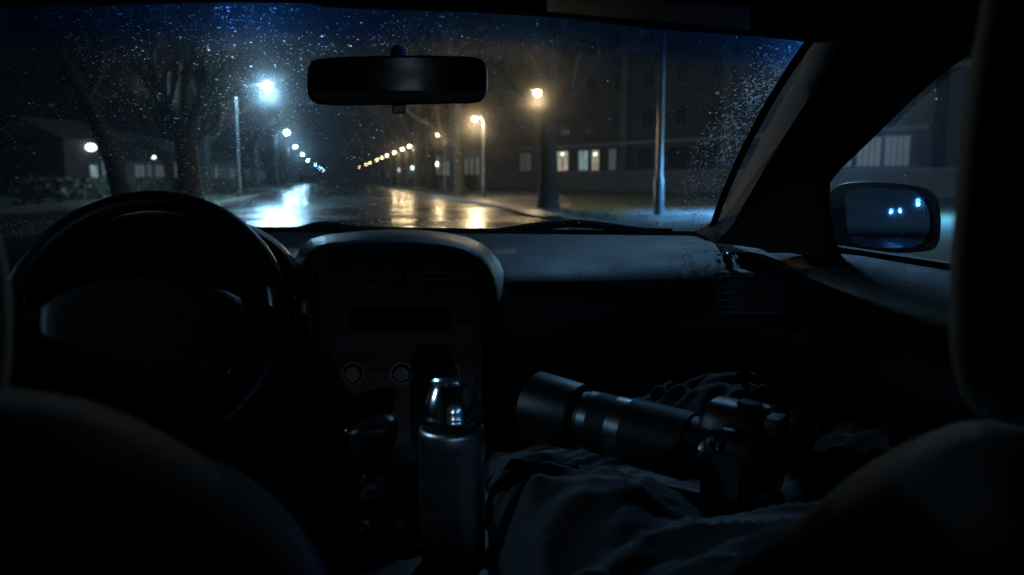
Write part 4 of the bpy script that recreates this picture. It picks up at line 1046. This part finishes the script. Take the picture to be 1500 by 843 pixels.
# ------------------------------------------------------------------ jacket heaped on the passenger seat
def hmap(x, y):
    def gs(cx, cy, sx, sy, a, rot=0):
        c, s_ = math.cos(rot), math.sin(rot); dx, dy = x - cx, y - cy; u, v = dx * c + dy * s_, -dx * s_ + dy * c
        return a * math.exp(-(abs(u / sx) ** 2.4) - abs(v / sy) ** 2.4)
    k = 9.0; base = .80
    parts = [base, base + gs(.52, 1.11, .25, .17, .108, -.12), base + gs(.205, .80, .15, .115, .100, .3), base + gs(.42, .685, .25, .09, .105, -.05), base + gs(.63, .93, .16, .18, .065), base + gs(.36, .90, .16, .10, .045)]
    z = math.log(sum(math.exp(p * 60) for p in parts) / len(parts)) / 60 + .014
    # folds: long ridges that bend
    for (ang, fu_, fv_, amp, sd_) in ((.30, 4, 24, .0130, 1), (-.30, 4.5, 34, .0090, 5), (.9, 5, 24, .0080, 9), (.1, 8, 60, .0015, 14)):
        wx, wy = .075 * noise.noise(V((x * 2.6, y * 2.6, sd_ + 2))) + .022 * noise.noise(V((x * 8, y * 8, sd_ + 3))), .085 * noise.noise(V((x * 2.6, y * 2.6, sd_ + 4))) + .022 * noise.noise(V((x * 8, y * 8, sd_ + 6)))
        u_, v_ = (x + wx) * math.cos(ang) + (y + wy) * math.sin(ang), -(x + wx) * math.sin(ang) + (y + wy) * math.cos(ang)
        r_ = 1 - min(1, abs(noise.noise(V((u_ * fu_, v_ * fv_, sd_ + 7.3)))) * 2.6)
        msk = max(0, min(1, .55 + 1.6 * noise.noise(V((x * 4.2, y * 4.2, sd_ + 20)))))
        z += amp * r_ * r_ * (3 - 2 * r_) * msk * 1.25
    z += .006 * noise.noise(V((x * 22, y * 22, 4)))
    return z
jm = MB(); nx, ny = 190, 190; rows = []
def edge_drop(x, y):
    e = min((x - .085) / .05, (.685 - x) / .04, (y - .46) / .05, (1.275 - y) / .06)
    return 0 if e >= 1 else -.09 * (1 - max(0, e)) ** 2
for j in range(ny + 1):
    row = []
    for i in range(nx + 1):
        x, y = lerp(.085, .685, i / nx), lerp(.46, 1.275, j / ny)
        row.append(V((x, y, hmap(x, y) + edge_drop(x, y))))
    rows.append(row)
jm.loft(rows)
bz = [V((p.x, p.y, .72)) for p in rows[0]]
jk = obj('jacket', jm, M['cloth'], smooth=180, label='rumpled dark jacket heaped on the passenger seat under the camera', category='jacket')
sol = jk.modifiers.new('cloth', 'SOLIDIFY'); sol.thickness = .006; sol.offset = -1

# ------------------------------------------------------------------ camera with long lens lying on the jacket
Mc, Hc = at(1046, 664, .865), at(806, 600, 1.02)
ax = (Hc - Mc); LL = ax.length; ax.normalize()
bx = ax.cross(Z).normalized()          # user's right hand side
uz = bx.cross(ax).normalized()
pc = thing('photo_camera', (Mc - Z * .05).to_tuple(), label='black camera with a long zoom lens lying on the dark jacket', category='camera')
lens = thing('lens', (0, 0, 0)); lens.parent = pc; lens.location = Mc - (Mc - Z * .05)
def ribs(t0, t1, r, n, d):
    out = []
    for i in range(n):
        a, b = lerp(t0, t1, i / n), lerp(t0, t1, (i + 1) / n); out += [(a, r), (lerp(a, b, .55), r), (lerp(a, b, .6), r - d), (lerp(a, b, .95), r - d)]
    return out + [(t1, r)]
def lp(name, prof, m, k=48): return obj(name, MB().lathe(Mc, ax, [(t * LL, r) for t, r in prof], k), M[m], lens, smooth=28)
lp('mount_ring', [(-.01, .030), (-.01, .0335), (.02, .0335), (.035, .0325), (.035, .03)], 'silver')
lp('barrel', [(.03, .030), (.035, .034), (.10, .0365), (.13, .0375), (.13, .03)], 'cam')
lp('zoom_ring', [(.13, .03)] + ribs(.13, .47, .0405, 30, .0011) + [(.47, .03)], 'rubber', 72)
lp('lens_band', [(.47, .03), (.472, .0390), (.56, .0385), (.565, .03)], 'silver')
lp('focus_ring', [(.565, .03)] + ribs(.565, .68, .0378, 14, .001) + [(.68, .03)], 'rubber', 72)
lp('lens_band', [(.68, .03), (.682, .0372), (.735, .0370), (.74, .03)], 'silver')
lp('front_barrel', [(.74, .03), (.74, .0345), (.80, .0345), (.80, .03)], 'cam')
lp('lens_hood', [(.79, .030), (.79, .0405), (.80, .0425), (.81, .0428), (1.09, .0455), (1.10, .0452), (1.10, .0435), (.84, .0405), (.84, .03)], 'cam')
lp('front_element', [(.845, .0002), (.85, .02), (.84, .036), (.83, .036)], 'gloss')
def CB(a, b, c): return Mc + ax * a + bx * b + uz * c
def cbox(a0, a1, b0, b1, c0, c1): return MB().hexa([CB(a1 if i & 2 else a0, b1 if i & 1 else b0, c1 if i & 4 else c0) for i in range(8)])
bodyo = rrect(-.050, -.050, .082, .040, .014)
bd = MB().loft([[CB(a, x * s_ , y * s_) for x, y in bodyo] for a, s_ in ((-.060, .95), (-.058, .985), (-.054, 1), (-.014, 1), (-.008, .985), (-.006, .95))], cu=True, cap=True)
body = obj('body', bd, M['cam'], pc, smooth=45)
obj('grip', MB().puff([CB(.010, x, y) for x, y in rrect(.045, -.050, .082, .028, .014)], ax, .05, shrink=.15), M['cam_grip'], pc, smooth=60)
pr_ = MB().loft([[CB(a, x * w, .036 + (y - .036) * h) for x, y in [(-.034, .036), (-.030, .050), (-.021, .062), (-.012, .066), (.012, .066), (.021, .062), (.030, .050), (.034, .036)]] for a, w, h in ((-.056, .85, .7), (-.045, .95, .95), (-.01, 1, 1), (.006, .92, .95), (.012, .8, .6))], cu=True, cap=True)
pm = obj('prism_housing', pr_, M['cam'], pc, smooth=30, bevel=.002)
obj('hot_shoe', cbox(-.046, -.024, -.010, .010, .0655, .0690), M['chrome'], pm, smooth=None, bevel=.0006)
obj('eyecup', MB().puff([CB(-.066, x, y) for x, y in rrect(-.018, .036, .018, .060, .007)], ax, .016, shrink=.1), M['rubber'], pm, smooth=60)
obj('mode_dial', MB().lathe(CB(-.030, .055, .038), uz, [(0, .012)] + [(.003 + .0001 * (k % 2), .0125) for k in range(2)] + [(.011, .0125), (.013, .011), (.013, .0002)], 30), M['cam'], body, smooth=30)
obj('shutter_button', MB().lathe(CB(.008, .066, .034), uz, [(0, .008), (.005, .008), (.006, .006), (.006, .0002)], 20), M['chrome'], body, smooth=30)
obj('mode_dial', MB().lathe(CB(-.030, -.036, .038), uz, [(0, .010), (.008, .010), (.009, .008), (.009, .0002)], 24), M['cam'], body, smooth=30)
obj('rear_screen', MB().prism([CB(-.0595, x, y) for x, y in rrect(-.036, -.038, .040, .018, .004)], -ax, .004), M['gloss'], body, smooth=30)
obj('side_cover', MB().prism([CB(a, -.0495, c) for a, c in rrect(-.050, -.040, -.018, .020, .006)], -bx, .003), M['cam_grip'], body, smooth=30)
obj('strap_lug', MB().tube([CB(-.02 + .006 * math.cos(a), -.052, .030 + .006 * math.sin(a)) for a in [2 * math.pi * k / 14 for k in range(14)]], .0014, 6, closed=True), M['chrome'], body)

# ------------------------------------------------------------------ drizzle haze round everything
hz_m = bpy.data.materials.new('drizzle_haze'); hz_m.use_nodes = True; nt = hz_m.node_tree
for n in list(nt.nodes):
    if n.type != 'OUTPUT_MATERIAL': nt.nodes.remove(n)
pv = nt.nodes.new('ShaderNodeVolumePrincipled'); pv.inputs['Color'].default_value = (.8, .88, 1, 1); pv.inputs['Density'].default_value = .00042; pv.inputs['Anisotropy'].default_value = .55
nt.links.new(pv.outputs[0], nt.nodes[0].inputs['Volume'])
bpy.context.view_layer.update()
obj('haze', MB().box((0, 280, 14.5), (240, 900, 32)), hz_m, smooth=None, kind='stuff')
